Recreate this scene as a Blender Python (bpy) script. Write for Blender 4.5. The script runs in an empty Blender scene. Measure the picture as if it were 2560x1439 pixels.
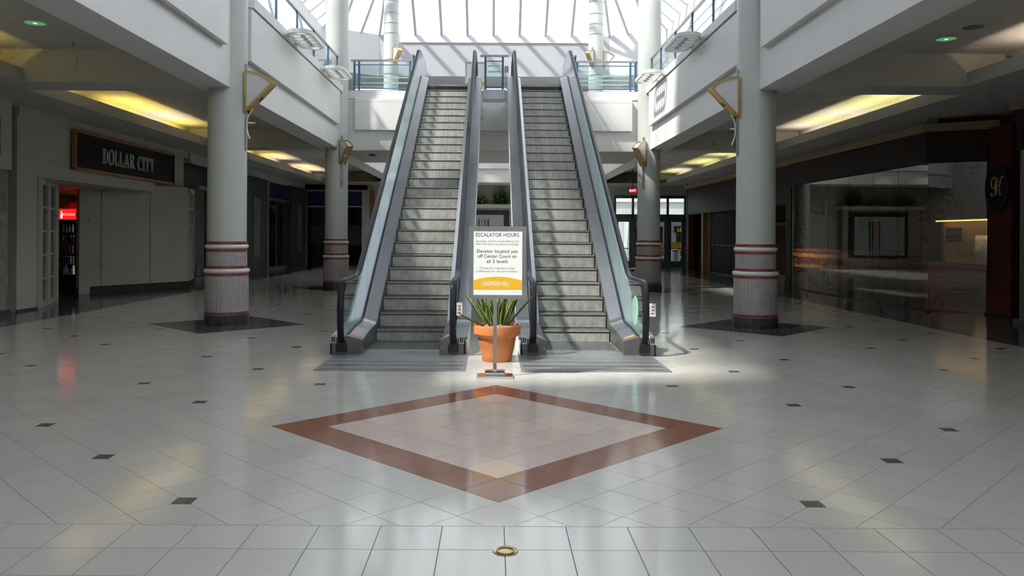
import bpy, bmesh, math, random
from mathutils import Matrix, Vector, Euler

random.seed(7)
PI = math.pi
scn = bpy.context.scene
COL = scn.collection

# ---------------------------------------------------------------- camera
CAM_H = 1.73
F_PX = 2006.0
cam_d = bpy.data.cameras.new('camera')
cam_d.sensor_fit = 'HORIZONTAL'
cam_d.sensor_width = 36.0
cam_d.lens = F_PX / 2560.0 * 36.0
cam_d.shift_x = (1280 - 1234) / 2560.0
cam_d.shift_y = (588 - 719.5) / 2560.0
cam_d.clip_end = 400
cam = bpy.data.objects.new('camera', cam_d)
COL.objects.link(cam)
cam.matrix_world = Matrix.Translation((0, 0, CAM_H)) @ Matrix.Rotation(PI / 2, 4, 'X') @ Matrix.Rotation(math.radians(0.3), 4, 'Z')
scn.camera = cam

# ---------------------------------------------------------------- sky, sun, exposure
world = bpy.data.worlds.new('sky')
scn.world = world
world.use_nodes = True
bg = world.node_tree.nodes['Background']
bg.inputs[0].default_value = (0.94, 0.97, 1.0, 1)
bg.inputs[1].default_value = 2.75
sun_d = bpy.data.lights.new('sun', 'SUN')
sun_d.energy = 9.0
sun_d.angle = math.radians(3.5)
sun_d.color = (1.0, 0.96, 0.86)
sun = bpy.data.objects.new('sun', sun_d)
COL.objects.link(sun)
SUN_TO = Vector((-0.665, -0.36, 1.0)).normalized()
sun.rotation_euler = SUN_TO.to_track_quat('Z', 'Y').to_euler()
sun.location = (-20, -10, 40)

vs = scn.view_settings
vs.view_transform = 'Standard'
vs.look = 'None'
vs.gamma = 1.0
vs.use_curve_mapping = False
vs.exposure = 0.0
scn.cycles.use_adaptive_sampling = True
scn.cycles.adaptive_threshold = 0.08
scn.cycles.adaptive_min_samples = 12
scn.cycles.use_denoising = True
scn.cycles.transparent_max_bounces = 16
scn.cycles.max_bounces = 6
scn.cycles.diffuse_bounces = 3
scn.cycles.glossy_bounces = 3
scn.cycles.sample_clamp_indirect = 6.0
scn.cycles.caustics_reflective = False
scn.cycles.caustics_refractive = False

# ---------------------------------------------------------------- materials
MATS = {}


def pmat(name, col, rough=0.5, metal=0.0, spec=0.5, emit=None, estr=0.0, noise=None, bump=None, vary=0.0):
    """Procedural principled material. noise=(scale, amount) mottles the colour, bump=(scale, strength) adds fine relief,
    vary gives each object its own slight lightness."""
    m = bpy.data.materials.new(name)
    m.use_nodes = True
    nt = m.node_tree
    N, L = nt.nodes, nt.links
    b = N['Principled BSDF']
    b.inputs['Base Color'].default_value = (*col, 1)
    b.inputs['Roughness'].default_value = rough
    b.inputs['Metallic'].default_value = metal
    b.inputs['Specular IOR Level'].default_value = spec
    if emit is not None:
        b.inputs['Emission Color'].default_value = (*emit, 1)
        b.inputs['Emission Strength'].default_value = estr
    tc = None
    if noise or bump:
        tc = N.new('ShaderNodeTexCoord')
    if noise:
        nz = N.new('ShaderNodeTexNoise')
        nz.inputs['Scale'].default_value = noise[0]
        nz.inputs['Detail'].default_value = 2
        L.new(tc.outputs['Object'], nz.inputs['Vector'])
        mr = N.new('ShaderNodeMapRange')
        mr.inputs['From Min'].default_value = 0.3
        mr.inputs['From Max'].default_value = 0.7
        mr.inputs['To Min'].default_value = 1 - noise[1]
        mr.inputs['To Max'].default_value = 1 + noise[1]
        L.new(nz.outputs['Fac'], mr.inputs['Value'])
        val = mr.outputs['Result']
        if vary:
            oi = N.new('ShaderNodeObjectInfo')
            mr2 = N.new('ShaderNodeMapRange')
            mr2.inputs['To Min'].default_value = 1 - vary
            mr2.inputs['To Max'].default_value = 1 + vary
            L.new(oi.outputs['Random'], mr2.inputs['Value'])
            mul = N.new('ShaderNodeMath')
            mul.operation = 'MULTIPLY'
            L.new(val, mul.inputs[0])
            L.new(mr2.outputs['Result'], mul.inputs[1])
            val = mul.outputs[0]
        hs = N.new('ShaderNodeHueSaturation')
        hs.inputs['Color'].default_value = (*col, 1)
        L.new(val, hs.inputs['Value'])
        L.new(hs.outputs['Color'], b.inputs['Base Color'])
    if bump:
        nb = N.new('ShaderNodeTexNoise')
        nb.inputs['Scale'].default_value = bump[0]
        nb.inputs['Detail'].default_value = 3
        L.new(tc.outputs['Object'], nb.inputs['Vector'])
        bp = N.new('ShaderNodeBump')
        bp.inputs['Strength'].default_value = bump[1]
        bp.inputs['Distance'].default_value = 0.01
        L.new(nb.outputs['Fac'], bp.inputs['Height'])
        L.new(bp.outputs['Normal'], b.inputs['Normal'])
    MATS[name] = m
    return m


def glassmat(name, tint, refl=0.05, rough=0.01, haze=0.0, haze_col=(0.8, 0.9, 0.88)):
    """Thin sheet glass: tinted see-through with Fresnel reflection and, for dusty or frosted panes, a little diffuse haze."""
    m = bpy.data.materials.new(name)
    m.use_nodes = True
    nt = m.node_tree
    N, L = nt.nodes, nt.links
    N.remove(N['Principled BSDF'])
    out = N['Material Output']
    tr = N.new('ShaderNodeBsdfTransparent')
    tr.inputs[0].default_value = (*tint, 1)
    gl = N.new('ShaderNodeBsdfGlossy')
    gl.inputs['Roughness'].default_value = rough
    gl.inputs['Color'].default_value = (0.95, 0.97, 1, 1)
    # Schlick reflectance from the angle alone, the same for both faces of the sheet
    fr = N.new('ShaderNodeLayerWeight')
    fr.inputs['Blend'].default_value = 0.5
    pw = N.new('ShaderNodeMath')
    pw.operation = 'POWER'
    pw.inputs[1].default_value = 5.0
    L.new(fr.outputs['Facing'], pw.inputs[0])
    ma = N.new('ShaderNodeMath')
    ma.operation = 'MULTIPLY_ADD'
    ma.inputs[1].default_value = 1 - refl
    ma.inputs[2].default_value = refl
    L.new(pw.outputs[0], ma.inputs[0])
    mx = N.new('ShaderNodeMixShader')
    L.new(ma.outputs[0], mx.inputs[0])
    src = tr.outputs[0]
    if haze:
        df = N.new('ShaderNodeBsdfTranslucent')
        df.inputs[0].default_value = (*haze_col, 1)
        df2 = N.new('ShaderNodeBsdfDiffuse')
        df2.inputs[0].default_value = (*haze_col, 1)
        ad = N.new('ShaderNodeMixShader')
        L.new(df.outputs[0], ad.inputs[1])
        L.new(df2.outputs[0], ad.inputs[2])
        mh = N.new('ShaderNodeMixShader')
        mh.inputs[0].default_value = haze
        L.new(tr.outputs[0], mh.inputs[1])
        L.new(ad.outputs[0], mh.inputs[2])
        src = mh.outputs[0]
    L.new(src, mx.inputs[1])
    L.new(gl.outputs[0], mx.inputs[2])
    L.new(mx.outputs[0], out.inputs['Surface'])
    MATS[name] = m
    return m


def tilemat(name, col, col2, rough, speck=0.35, speckscale=90.0, vary=0.10):
    """Polished terrazzo: each tile its own lightness, fine dark and light chips, faint scuffing in the gloss."""
    m = bpy.data.materials.new(name)
    m.use_nodes = True
    nt = m.node_tree
    N, L = nt.nodes, nt.links
    b = N['Principled BSDF']
    geo = N.new('ShaderNodeNewGeometry')
    oi = N.new('ShaderNodeObjectInfo')
    add = N.new('ShaderNodeMath')
    add.operation = 'ADD'
    L.new(geo.outputs['Random Per Island'], add.inputs[0])
    L.new(oi.outputs['Random'], add.inputs[1])
    frac = N.new('ShaderNodeMath')
    frac.operation = 'FRACT'
    L.new(add.outputs[0], frac.inputs[0])
    mix = N.new('ShaderNodeMix')
    mix.data_type = 'RGBA'
    mix.inputs[6].default_value = (*col, 1)
    mix.inputs[7].default_value = (*col2, 1)
    L.new(frac.outputs[0], mix.inputs[0])
    vo = N.new('ShaderNodeTexVoronoi')
    vo.inputs['Scale'].default_value = speckscale
    L.new(geo.outputs['Position'], vo.inputs['Vector'])
    lt = N.new('ShaderNodeMath')
    lt.operation = 'LESS_THAN'
    lt.inputs[1].default_value = 0.22
    L.new(vo.outputs['Distance'], lt.inputs[0])
    nz = N.new('ShaderNodeTexNoise')
    nz.inputs['Scale'].default_value = 7.0
    nz.inputs['Detail'].default_value = 3
    L.new(geo.outputs['Position'], nz.inputs['Vector'])
    mr = N.new('ShaderNodeMapRange')
    mr.inputs['From Min'].default_value = 0.52
    mr.inputs['From Max'].default_value = 0.6
    L.new(nz.outputs['Fac'], mr.inputs['Value'])
    mu = N.new('ShaderNodeMath')
    mu.operation = 'MULTIPLY'
    L.new(lt.outputs[0], mu.inputs[0])
    L.new(mr.outputs['Result'], mu.inputs[1])
    mu2 = N.new('ShaderNodeMath')
    mu2.operation = 'MULTIPLY'
    mu2.inputs[1].default_value = speck
    L.new(mu.outputs[0], mu2.inputs[0])
    mix2 = N.new('ShaderNodeMix')
    mix2.data_type = 'RGBA'
    L.new(mu2.outputs[0], mix2.inputs[0])
    L.new(mix.outputs[2], mix2.inputs[6])
    mix2.inputs[7].default_value = (col[0] * .4, col[1] * .4, col[2] * .4, 1)
    L.new(mix2.outputs[2], b.inputs['Base Color'])
    nz2 = N.new('ShaderNodeTexNoise')
    nz2.inputs['Scale'].default_value = 2.2
    nz2.inputs['Detail'].default_value = 2
    L.new(geo.outputs['Position'], nz2.inputs['Vector'])
    mr2 = N.new('ShaderNodeMapRange')
    mr2.inputs['To Min'].default_value = rough * 0.7
    mr2.inputs['To Max'].default_value = rough * 1.4
    L.new(nz2.outputs['Fac'], mr2.inputs['Value'])
    L.new(mr2.outputs['Result'], b.inputs['Roughness'])
    b.inputs['Specular IOR Level'].default_value = 0.5
    MATS[name] = m
    return m


tilemat('terrazzo', (0.465, 0.45, 0.43), (0.505, 0.49, 0.468), 0.11)
tilemat('terrazzo_red', (0.235, 0.098, 0.066), (0.27, 0.115, 0.075), 0.10, speck=0.2)
tilemat('terrazzo_pink', (0.55, 0.44, 0.40), (0.61, 0.50, 0.455), 0.10, speck=0.2)
tilemat('terrazzo_dark', (0.085, 0.09, 0.095), (0.10, 0.105, 0.11), 0.12, speck=0.3)
pmat('grout', (0.25, 0.245, 0.24), 0.8)
pmat('white_paint', (0.70, 0.695, 0.70), 0.6, noise=(0.6, 0.03))
pmat('wall_lavender', (0.47, 0.47, 0.515), 0.6, noise=(0.6, 0.03))
pmat('fascia_paint', (0.74, 0.73, 0.735), 0.55, noise=(0.5, 0.04))
pmat('ceiling_paint', (0.53, 0.525, 0.50), 0.75, noise=(0.7, 0.03))
pmat('column_paint', (0.53, 0.555, 0.54), 0.42, noise=(1.5, 0.03), bump=(60, 0.05))
pmat('mosaic', (0.40, 0.36, 0.37), 0.3, noise=(9, 0.12))
pmat('mosaic_red', (0.27, 0.075, 0.06), 0.3, noise=(40, 0.18))
pmat('mosaic_grout', (0.58, 0.54, 0.54), 0.8)
pmat('black_tile', (0.05, 0.052, 0.058), 0.15, noise=(6, 0.15), vary=0.15)
pmat('ring_white', (0.70, 0.70, 0.69), 0.25)
pmat('steel', (0.55, 0.56, 0.58), 0.28, 0.9, noise=(3, 0.06))
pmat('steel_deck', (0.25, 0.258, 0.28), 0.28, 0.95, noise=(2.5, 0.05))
pmat('steel_sky_sheen', (0.52, 0.58, 0.56), 0.35, 0.3)  # paler copy of the deck steel, reflected sky put into its colour
pmat('steel_dark', (0.20, 0.195, 0.19), 0.35, 0.7, noise=(4, 0.10))
pmat('chrome', (0.72, 0.70, 0.70), 0.08, 1.0)
pmat('rubber', (0.014, 0.014, 0.022), 0.35, spec=0.22)
pmat('black_plastic', (0.012, 0.012, 0.014), 0.4)
pmat('step_metal', (0.66, 0.645, 0.60), 0.42, 0.2, noise=(7, 0.2), vary=0.08)
pmat('tread_metal', (0.13, 0.13, 0.135), 0.5, 0.3, noise=(9, 0.3))
pmat('step_gap', (0.16, 0.155, 0.15), 0.7)
pmat('plate_metal', (0.25, 0.26, 0.275), 0.38, 0.55, noise=(2.2, 0.16))
pmat('sticker_orange', (0.60, 0.20, 0.045), 0.5, noise=(60, 0.3))
pmat('clad_white', (0.66, 0.68, 0.66), 0.45)
pmat('brass', (0.55, 0.40, 0.16), 0.3, 0.75, noise=(8, 0.12))
pmat('acrylic', (0.70, 0.70, 0.72), 0.35)
pmat('fixture_white', (0.74, 0.73, 0.72), 0.45)
pmat('rail_blue', (0.055, 0.135, 0.25), 0.4, 0.1)
pmat('rail_grey', (0.33, 0.33, 0.34), 0.35, 0.5)
pmat('paper', (0.86, 0.86, 0.86), 0.35)
pmat('paper_yellow', (0.80, 0.46, 0.025), 0.4)
pmat('ink', (0.03, 0.03, 0.035), 0.6)
pmat('ink_light', (0.28, 0.28, 0.28), 0.6)
pmat('ink_white', (0.86, 0.86, 0.84), 0.6)
pmat('ink_red', (0.55, 0.06, 0.06), 0.6)
pmat('terracotta', (0.60, 0.205, 0.065), 0.65, noise=(6, 0.10), bump=(50, 0.12))
pmat('mulch', (0.30, 0.225, 0.165), 0.9, noise=(45, 0.5), bump=(70, 0.8))
pmat('leaf_green', (0.055, 0.12, 0.03), 0.42, noise=(18, 0.4))
pmat('leaf_margin', (0.48, 0.50, 0.14), 0.45)
pmat('foliage', (0.09, 0.20, 0.06), 0.5, noise=(12, 0.5))
pmat('foliage_light', (0.24, 0.32, 0.10), 0.5, noise=(12, 0.4))
pmat('store_grey', (0.50, 0.505, 0.46), 0.6, noise=(1.0, 0.05))
pmat('store_pane', (0.10, 0.10, 0.10), 0.2)
pmat('sign_black', (0.013, 0.014, 0.017), 0.6, spec=0.2)
pmat('sign_letter', (0.55, 0.55, 0.50), 0.5)
pmat('wood_trim', (0.36, 0.17, 0.06), 0.45, noise=(9, 0.2))
pmat('brown_fascia', (0.026, 0.014, 0.011), 0.5, spec=0.25, noise=(2, 0.15))
pmat('red_brown', (0.085, 0.017, 0.013), 0.5, spec=0.25, noise=(3, 0.15))
pmat('tan_trim', (0.34, 0.24, 0.14), 0.5)
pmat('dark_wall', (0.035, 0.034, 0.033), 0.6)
pmat('dark_stone', (0.055, 0.062, 0.062), 0.3, noise=(14, 0.3))
pmat('granite', (0.17, 0.165, 0.16), 0.35, noise=(30, 0.4))
pmat('stone_pinkish', (0.30, 0.26, 0.25), 0.45, noise=(5, 0.3))
pmat('navy', (0.012, 0.018, 0.10), 0.35)
pmat('frame_green', (0.13, 0.16, 0.155), 0.35, 0.3)
pmat('counter_red', (0.26, 0.03, 0.02), 0.4)
pmat('counter_cream', (0.52, 0.36, 0.17), 0.5)
pmat('asphalt', (0.30, 0.30, 0.31), 0.8)
pmat('bus_yellow', (0.62, 0.32, 0.015), 0.35)
pmat('bus_white', (0.75, 0.77, 0.80), 0.35)
pmat('bus_blue', (0.03, 0.07, 0.30), 0.35)
pmat('bus_window', (0.02, 0.022, 0.03), 0.1)
pmat('concrete', (0.42, 0.42, 0.41), 0.8, noise=(1, 0.1))
pmat('speaker_grey', (0.20, 0.20, 0.20), 0.7)
pmat('green_reflector', (0.16, 0.42, 0.20), 0.2, 0.3, emit=(0.12, 0.50, 0.18), estr=0.55)
pmat('yellow_reflector', (0.5, 0.55, 0.3), 0.3, 0.2, emit=(0.75, 0.8, 0.4), estr=0.35)
pmat('lamp_glow', (0.9, 0.8, 0.4), 0.3, emit=(1.0, 0.85, 0.35), estr=2.5)
pmat('tube_yellow', (0.9, 0.8, 0.3), 0.3, emit=(1.0, 0.74, 0.16), estr=60.0)
pmat('tube_warm', (0.9, 0.8, 0.7), 0.3, emit=(1.0, 0.80, 0.66), estr=50.0)
pmat('tube_lime', (0.9, 0.9, 0.5), 0.3, emit=(0.93, 0.90, 0.36), estr=42.0)
pmat('cooler_red', (0.6, 0.01, 0.01), 0.3, emit=(1.0, 0.015, 0.012), estr=1.15)
pmat('cooler_white', (0.9, 0.9, 0.9), 0.3, emit=(1.0, 0.95, 0.95), estr=1.2)
pmat('cooler_tube', (0.9, 0.9, 0.9), 0.3, emit=(0.85, 0.95, 1.0), estr=5.0)
pmat('cooler_inside', (0.28, 0.30, 0.30), 0.5)
pmat('exit_red', (0.6, 0.02, 0.02), 0.4, emit=(1.0, 0.03, 0.03), estr=1.0)
pmat('led_orange', (0.8, 0.4, 0.02), 0.4, emit=(1.0, 0.48, 0.02), estr=0.9)
pmat('room_lamp', (1, .8, .5), 0.4, emit=(1.0, 0.62, 0.20), estr=6.0)
pmat('counter_fill_lamp', (1, .85, .6), 0.4, emit=(1.0, 0.72, 0.36), estr=200.0)
pmat('gallery_fill_glow', (0.9, 0.9, 0.9), 0.4, emit=(0.95, 0.97, 1.0), estr=9.0)
pmat('gold_paint', (0.68, 0.52, 0.24), 0.4, 0.2)
pmat('soda_brown', (0.05, 0.018, 0.01), 0.1)
pmat('soda_green', (0.04, 0.30, 0.06), 0.12)
pmat('soda_blue', (0.05, 0.09, 0.35), 0.12)
pmat('soda_orange', (0.50, 0.20, 0.02), 0.12)
pmat('soda_purple', (0.16, 0.06, 0.32), 0.12)
pmat('soda_red', (0.40, 0.04, 0.04), 0.12)
pmat('soda_clear', (0.40, 0.58, 0.66), 0.12)
pmat('soda_milk', (0.68, 0.70, 0.60), 0.3)
pmat('box_yellow', (0.50, 0.36, 0.05), 0.5, noise=(9, 0.3))
pmat('box_purple', (0.10, 0.05, 0.13), 0.5, noise=(9, 0.3))
pmat('box_pink', (0.38, 0.12, 0.12), 0.5)
pmat('mullion', (0.62, 0.60, 0.66), 0.5)
pmat('sun_block_deck', (0.5, 0.5, 0.5), 0.8)
pmat('mint_decal', (0.30, 0.55, 0.47), 0.5)
pmat('board_screen', (0.30, 0.36, 0.35), 0.25)
pmat('wire_white', (0.72, 0.72, 0.72), 0.5)
glassmat('sky_glass', (0.90, 0.93, 0.94), 0.03)
glassmat('rail_glass', (0.86, 0.92, 0.92), 0.05)
glassmat('rail_glass_frost', (0.78, 0.87, 0.86), 0.04, 0.1, haze=0.55, haze_col=(0.70, 0.82, 0.80))
glassmat('esc_glass', (0.84, 0.90, 0.89), 0.06)
glassmat('shop_glass', (0.66, 0.64, 0.56), 0.07)
glassmat('door_glass', (0.82, 0.86, 0.86), 0.04)
glassmat('green_glass', (0.40, 0.48, 0.45), 0.06)
glassmat('frosted_green', (0.10, 0.15, 0.13), 0.05, 0.2, haze=0.6, haze_col=(0.10, 0.17, 0.15))
glassmat('cooler_glass', (0.85, 0.9, 0.9), 0.04)


# ---------------------------------------------------------------- mesh helpers
class MB:
    def __init__(self):
        self.v, self.f, self.m = [], [], []

    def add(self, verts, faces, mi=0):
        o = len(self.v)
        self.v += [tuple(p) for p in verts]
        self.f += [tuple(i + o for i in f) for f in faces]
        self.m += [mi] * len(faces)
        return self

    def box(self, x0, x1, y0, y1, z0, z1, mi=0):
        if x0 > x1: x0, x1 = x1, x0
        if y0 > y1: y0, y1 = y1, y0
        if z0 > z1: z0, z1 = z1, z0
        v = [(x0, y0, z0), (x1, y0, z0), (x1, y1, z0), (x0, y1, z0), (x0, y0, z1), (x1, y0, z1), (x1, y1, z1), (x0, y1, z1)]
        return self.add(v, [(0, 3, 2, 1), (4, 5, 6, 7), (0, 1, 5, 4), (1, 2, 6, 5), (2, 3, 7, 6), (3, 0, 4, 7)], mi)

    def bevbox(self, x0, x1, y0, y1, z0, z1, b, mi=0):
        """box with its vertical edges and top edges chamfered"""
        pl = [(x0 + b, y0), (x1 - b, y0), (x1, y0 + b), (x1, y1 - b), (x1 - b, y1), (x0 + b, y1), (x0, y1 - b), (x0, y0 + b)]
        cx, cy = (x0 + x1) / 2, (y0 + y1) / 2
        sx, sy = 1 - 2 * b / (x1 - x0), 1 - 2 * b / (y1 - y0)
        top = [(cx + (x - cx) * sx, cy + (y - cy) * sy) for x, y in pl]
        v = [(x, y, z0) for x, y in pl] + [(x, y, z1 - b) for x, y in pl] + [(x, y, z1) for x, y in top]
        f = [tuple(range(7, -1, -1)), tuple(range(16, 24))]
        for k in range(2):
            for i in range(8):
                j = (i + 1) % 8
                f.append((k * 8 + i, k * 8 + j, k * 8 + 8 + j, k * 8 + 8 + i))
        return self.add(v, f, mi)

    def prism(self, pts, a, b, axis='z', mi=0):
        """polygon pts extruded from a to b along axis; pts are (x,y), (y,z) for axis x, (x,z) for axis y"""
        n = len(pts)

        def P(p, t):
            return (p[0], p[1], t) if axis == 'z' else ((t, p[0], p[1]) if axis == 'x' else (p[0], t, p[1]))
        v = [P(p, a) for p in pts] + [P(p, b) for p in pts]
        f = [tuple(range(n - 1, -1, -1)), tuple(range(n, 2 * n))]
        f += [(i, (i + 1) % n, n + (i + 1) % n, n + i) for i in range(n)]
        return self.add(v, f, mi)

    def sweep(self, path, prof, up=(0, 0, 1), closed=False, mi=0, side=None):
        """profile points (side, up) carried along a 3-D path"""
        P = [Vector(p) for p in path]
        n, k = len(P), len(prof)
        v = []
        upv = Vector(up)
        for i, p in enumerate(P):
            if closed:
                t = P[(i + 1) % n] - P[i - 1]
            else:
                t = P[min(i + 1, n - 1)] - P[max(i - 1, 0)]
            t.normalize()
            if side is not None:
                s = Vector(side)
                u = s.cross(t)
            else:
                s = t.cross(upv)
                if s.length < 1e-6:
                    s = Vector((1, 0, 0))
                s.normalize()
                u = s.cross(t)
            for a, b in prof:
                v.append(p + s * a + u * b)
        f = []
        rng = n if closed else n - 1
        for i in range(rng):
            j = (i + 1) % n
            for q in range(k):
                r = (q + 1) % k
                f.append((i * k + q, i * k + r, j * k + r, j * k + q))
        if not closed:
            f.append(tuple(range(k - 1, -1, -1)))
            f.append(tuple(range((n - 1) * k, n * k)))
        return self.add(v, f, mi)

    def tube(self, path, r, seg=8, up=(0, 0, 1), closed=False, mi=0):
        prof = [(r * math.cos(2 * PI * i / seg), r * math.sin(2 * PI * i / seg)) for i in range(seg)]
        return self.sweep(path, prof, up, closed, mi)

    def lathe(self, prof, c=(0, 0, 0), seg=32, mi=0, ring=False):
        """profile of (radius, z), closed with caps where the radius is not 0"""
        n = len(prof)
        v = []
        for i in range(seg):
            a = 2 * PI * i / seg
            for r, z in prof:
                v.append((c[0] + r * math.cos(a), c[1] + r * math.sin(a), c[2] + z))
        f = []
        for i in range(seg):
            j = (i + 1) % seg
            for q in range(n if ring else n - 1):
                r_ = (q + 1) % n
                f.append((i * n + q, j * n + q, j * n + r_, i * n + r_))
        self.add(v, f, mi)
        if ring: return self
        o = len(self.v) - len(v)
        for q in (0, n - 1):
            if prof[q][0] > 1e-6:
                ring = [o + i * n + q for i in range(seg)]
                if q == 0: ring.reverse()
                self.f.append(tuple(ring)); self.m.append(mi)
        return self

    def xform(self, M):
        self.v = [tuple(M @ Vector(p)) for p in self.v]
        return self

    def mesh(self, name, mats, smooth=None):
        me = bpy.data.meshes.new(name)
        me.from_pydata(self.v, [], self.f)
        for mt in mats:
            me.materials.append(MATS[mt])
        if len(mats) > 1:
            me.polygons.foreach_set('material_index', self.m)
        bm = bmesh.new()
        bm.from_mesh(me)
        bmesh.ops.recalc_face_normals(bm, faces=bm.faces)
        bm.to_mesh(me)
        bm.free()
        if smooth:
            me.polygons.foreach_set('use_smooth', [True] * len(me.polygons))
            me.set_sharp_from_angle(angle=math.radians(smooth))
        me.update()
        return me


def link(o, parent=None):
    COL.objects.link(o)
    if parent is not None:
        o.parent = parent
    return o


def obj(name, mb, mat, parent=None, smooth=None, label=None, cat=None, group=None, kind=None):
    mats = [mat] if isinstance(mat, str) else list(mat)
    me = mb.mesh(name, mats, smooth) if isinstance(mb, MB) else mb
    o = link(bpy.data.objects.new(name, me), parent)
    return tag(o, label, cat, group, kind)


def tag(o, label=None, cat=None, group=None, kind=None):
    if label: o['label'] = label
    if cat: o['category'] = cat
    if group: o['group'] = group
    if kind: o['kind'] = kind
    return o


def thing(name, label, cat, loc=(0, 0, 0), rz=0.0, group=None):
    o = bpy.data.objects.new(name, None)
    o.empty_display_size = 0.2
    link(o)
    o.location = loc
    o.rotation_euler = (0, 0, rz)
    return tag(o, label, cat, group)


def copy_tree(o, parent=None):
    c = o.copy()
    COL.objects.link(c)
    c.parent = parent
    for ch in list(o.children):
        if ch.name in COL.objects and ch != c:
            copy_tree(ch, c)
    return c


def text(name, s, size, mat, parent, M, align='CENTER', sx=1.0, ext=0.0, spacing=1.0, width=None):
    cu = bpy.data.curves.new(name, 'FONT')
    cu.body = s
    cu.size = size
    cu.align_x = align
    cu.align_y = 'BOTTOM_BASELINE'
    cu.extrude = ext
    cu.space_character = spacing
    cu.materials.append(MATS[mat])
    tmp = bpy.data.objects.new(name, cu)
    COL.objects.link(tmp)
    dg = bpy.context.evaluated_depsgraph_get()
    me = bpy.data.meshes.new_from_object(tmp.evaluated_get(dg))
    me.name = name
    if width:
        xs_ = [v.co.x for v in me.vertices]
        sx = width / (max(xs_) - min(xs_))
    bpy.data.objects.remove(tmp)
    bpy.data.curves.remove(cu)
    o = link(bpy.data.objects.new(name, me), parent)
    o.matrix_local = M @ Matrix.Diagonal((sx, 1, 1, 1))
    return o


def fillet(points, radii, seg=8):
    """2-D polyline with rounded corners; radii has one entry for each inner point"""
    out = [points[0]]
    for i in range(1, len(points) - 1):
        p0, p1, p2 = (Vector(points[i - 1]), Vector(points[i]), Vector(points[i + 1]))
        r = radii[i - 1]
        a, b = (p0 - p1), (p2 - p1)
        la, lb = a.length, b.length
        a.normalize(); b.normalize()
        ang = a.angle(b)
        if r <= 0 or abs(ang - PI) < 1e-3:
            out.append(tuple(p1)); continue
        d = min(r / math.tan(ang / 2), la * .49 if i > 1 else la * .98, lb * .49 if i < len(points) - 2 else lb * .98)
        s, e = p1 + a * d, p1 + b * d
        for k in range(seg + 1):
            t = k / seg
            q = s * (1 - t) ** 2 + p1 * 2 * t * (1 - t) + e * t * t
            out.append(tuple(q))
    out.append(points[-1])
    return out


def clip_poly(poly, a, b, c):
    """keep the part of a polygon with a*x + b*y >= c"""
    out = []
    n = len(poly)
    for i in range(n):
        p, q = poly[i], poly[(i + 1) % n]
        dp, dq = a * p[0] + b * p[1] - c, a * q[0] + b * q[1] - c
        if dp >= 0: out.append(p)
        if (dp >= 0) != (dq >= 0):
            t = dp / (dp - dq)
            out.append((p[0] + (q[0] - p[0]) * t, p[1] + (q[1] - p[1]) * t))
    return out


def smooth_path(pts, n=8):
    """Catmull-Rom through 3-D points"""
    P = [Vector(p) for p in pts]
    out = []
    for i in range(len(P) - 1):
        p0, p1, p2, p3 = P[max(i - 1, 0)], P[i], P[i + 1], P[min(i + 2, len(P) - 1)]
        for k in range(n):
            t = k / n
            out.append(0.5 * ((2 * p1) + (p2 - p0) * t + (2 * p0 - 5 * p1 + 4 * p2 - p3) * t * t + (3 * p1 - p0 - 3 * p2 + p3) * t ** 3))
    out.append(P[-1])
    return out

# ================================================================ THE SETTING
SOF, CEIL, FL2, CURB = 4.5, 5.1, 6.06, 6.5
XF = 5.0                      # face of the balconies
YBR, YBR2 = 26.3, 30.7        # bridge
SILL, XS, YB = 12.15, 8.64, 41.8
YBACK = 44.5
XL, XR = 10.4, 10.1           # shop fronts left and right


def px_of(x, y, z=0.0):
    return (1234 + F_PX * x / y, 588 - F_PX * (z - CAM_H) / y)


# ---------------------------------------------------------------- floor and its tiles
floor = obj('floor', MB().box(-14.4, 15.2, -8, 47, -0.25, -0.004), 'grout', kind='structure')
T = 0.3602
GAP = 0.0038
R2 = math.sqrt(0.5)
E1, E2 = (R2, R2), (-R2, R2)
DIA = (0.04, 7.24)
tiles = []                    # (projected area, polygon, material, rotated-full flag)
rnd = random.Random(3)


def proj_area(poly):
    q = []
    for x, y in poly:
        if y < 1.0: return 0.0
        a, b = px_of(x, y)
        q.append((min(max(a, 0), 2560), min(max(b, 0), 1439)))
    s = 0
    for i in range(len(q)):
        s += q[i - 1][0] * q[i][1] - q[i][0] * q[i - 1][1]
    return abs(s) / 2


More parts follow.
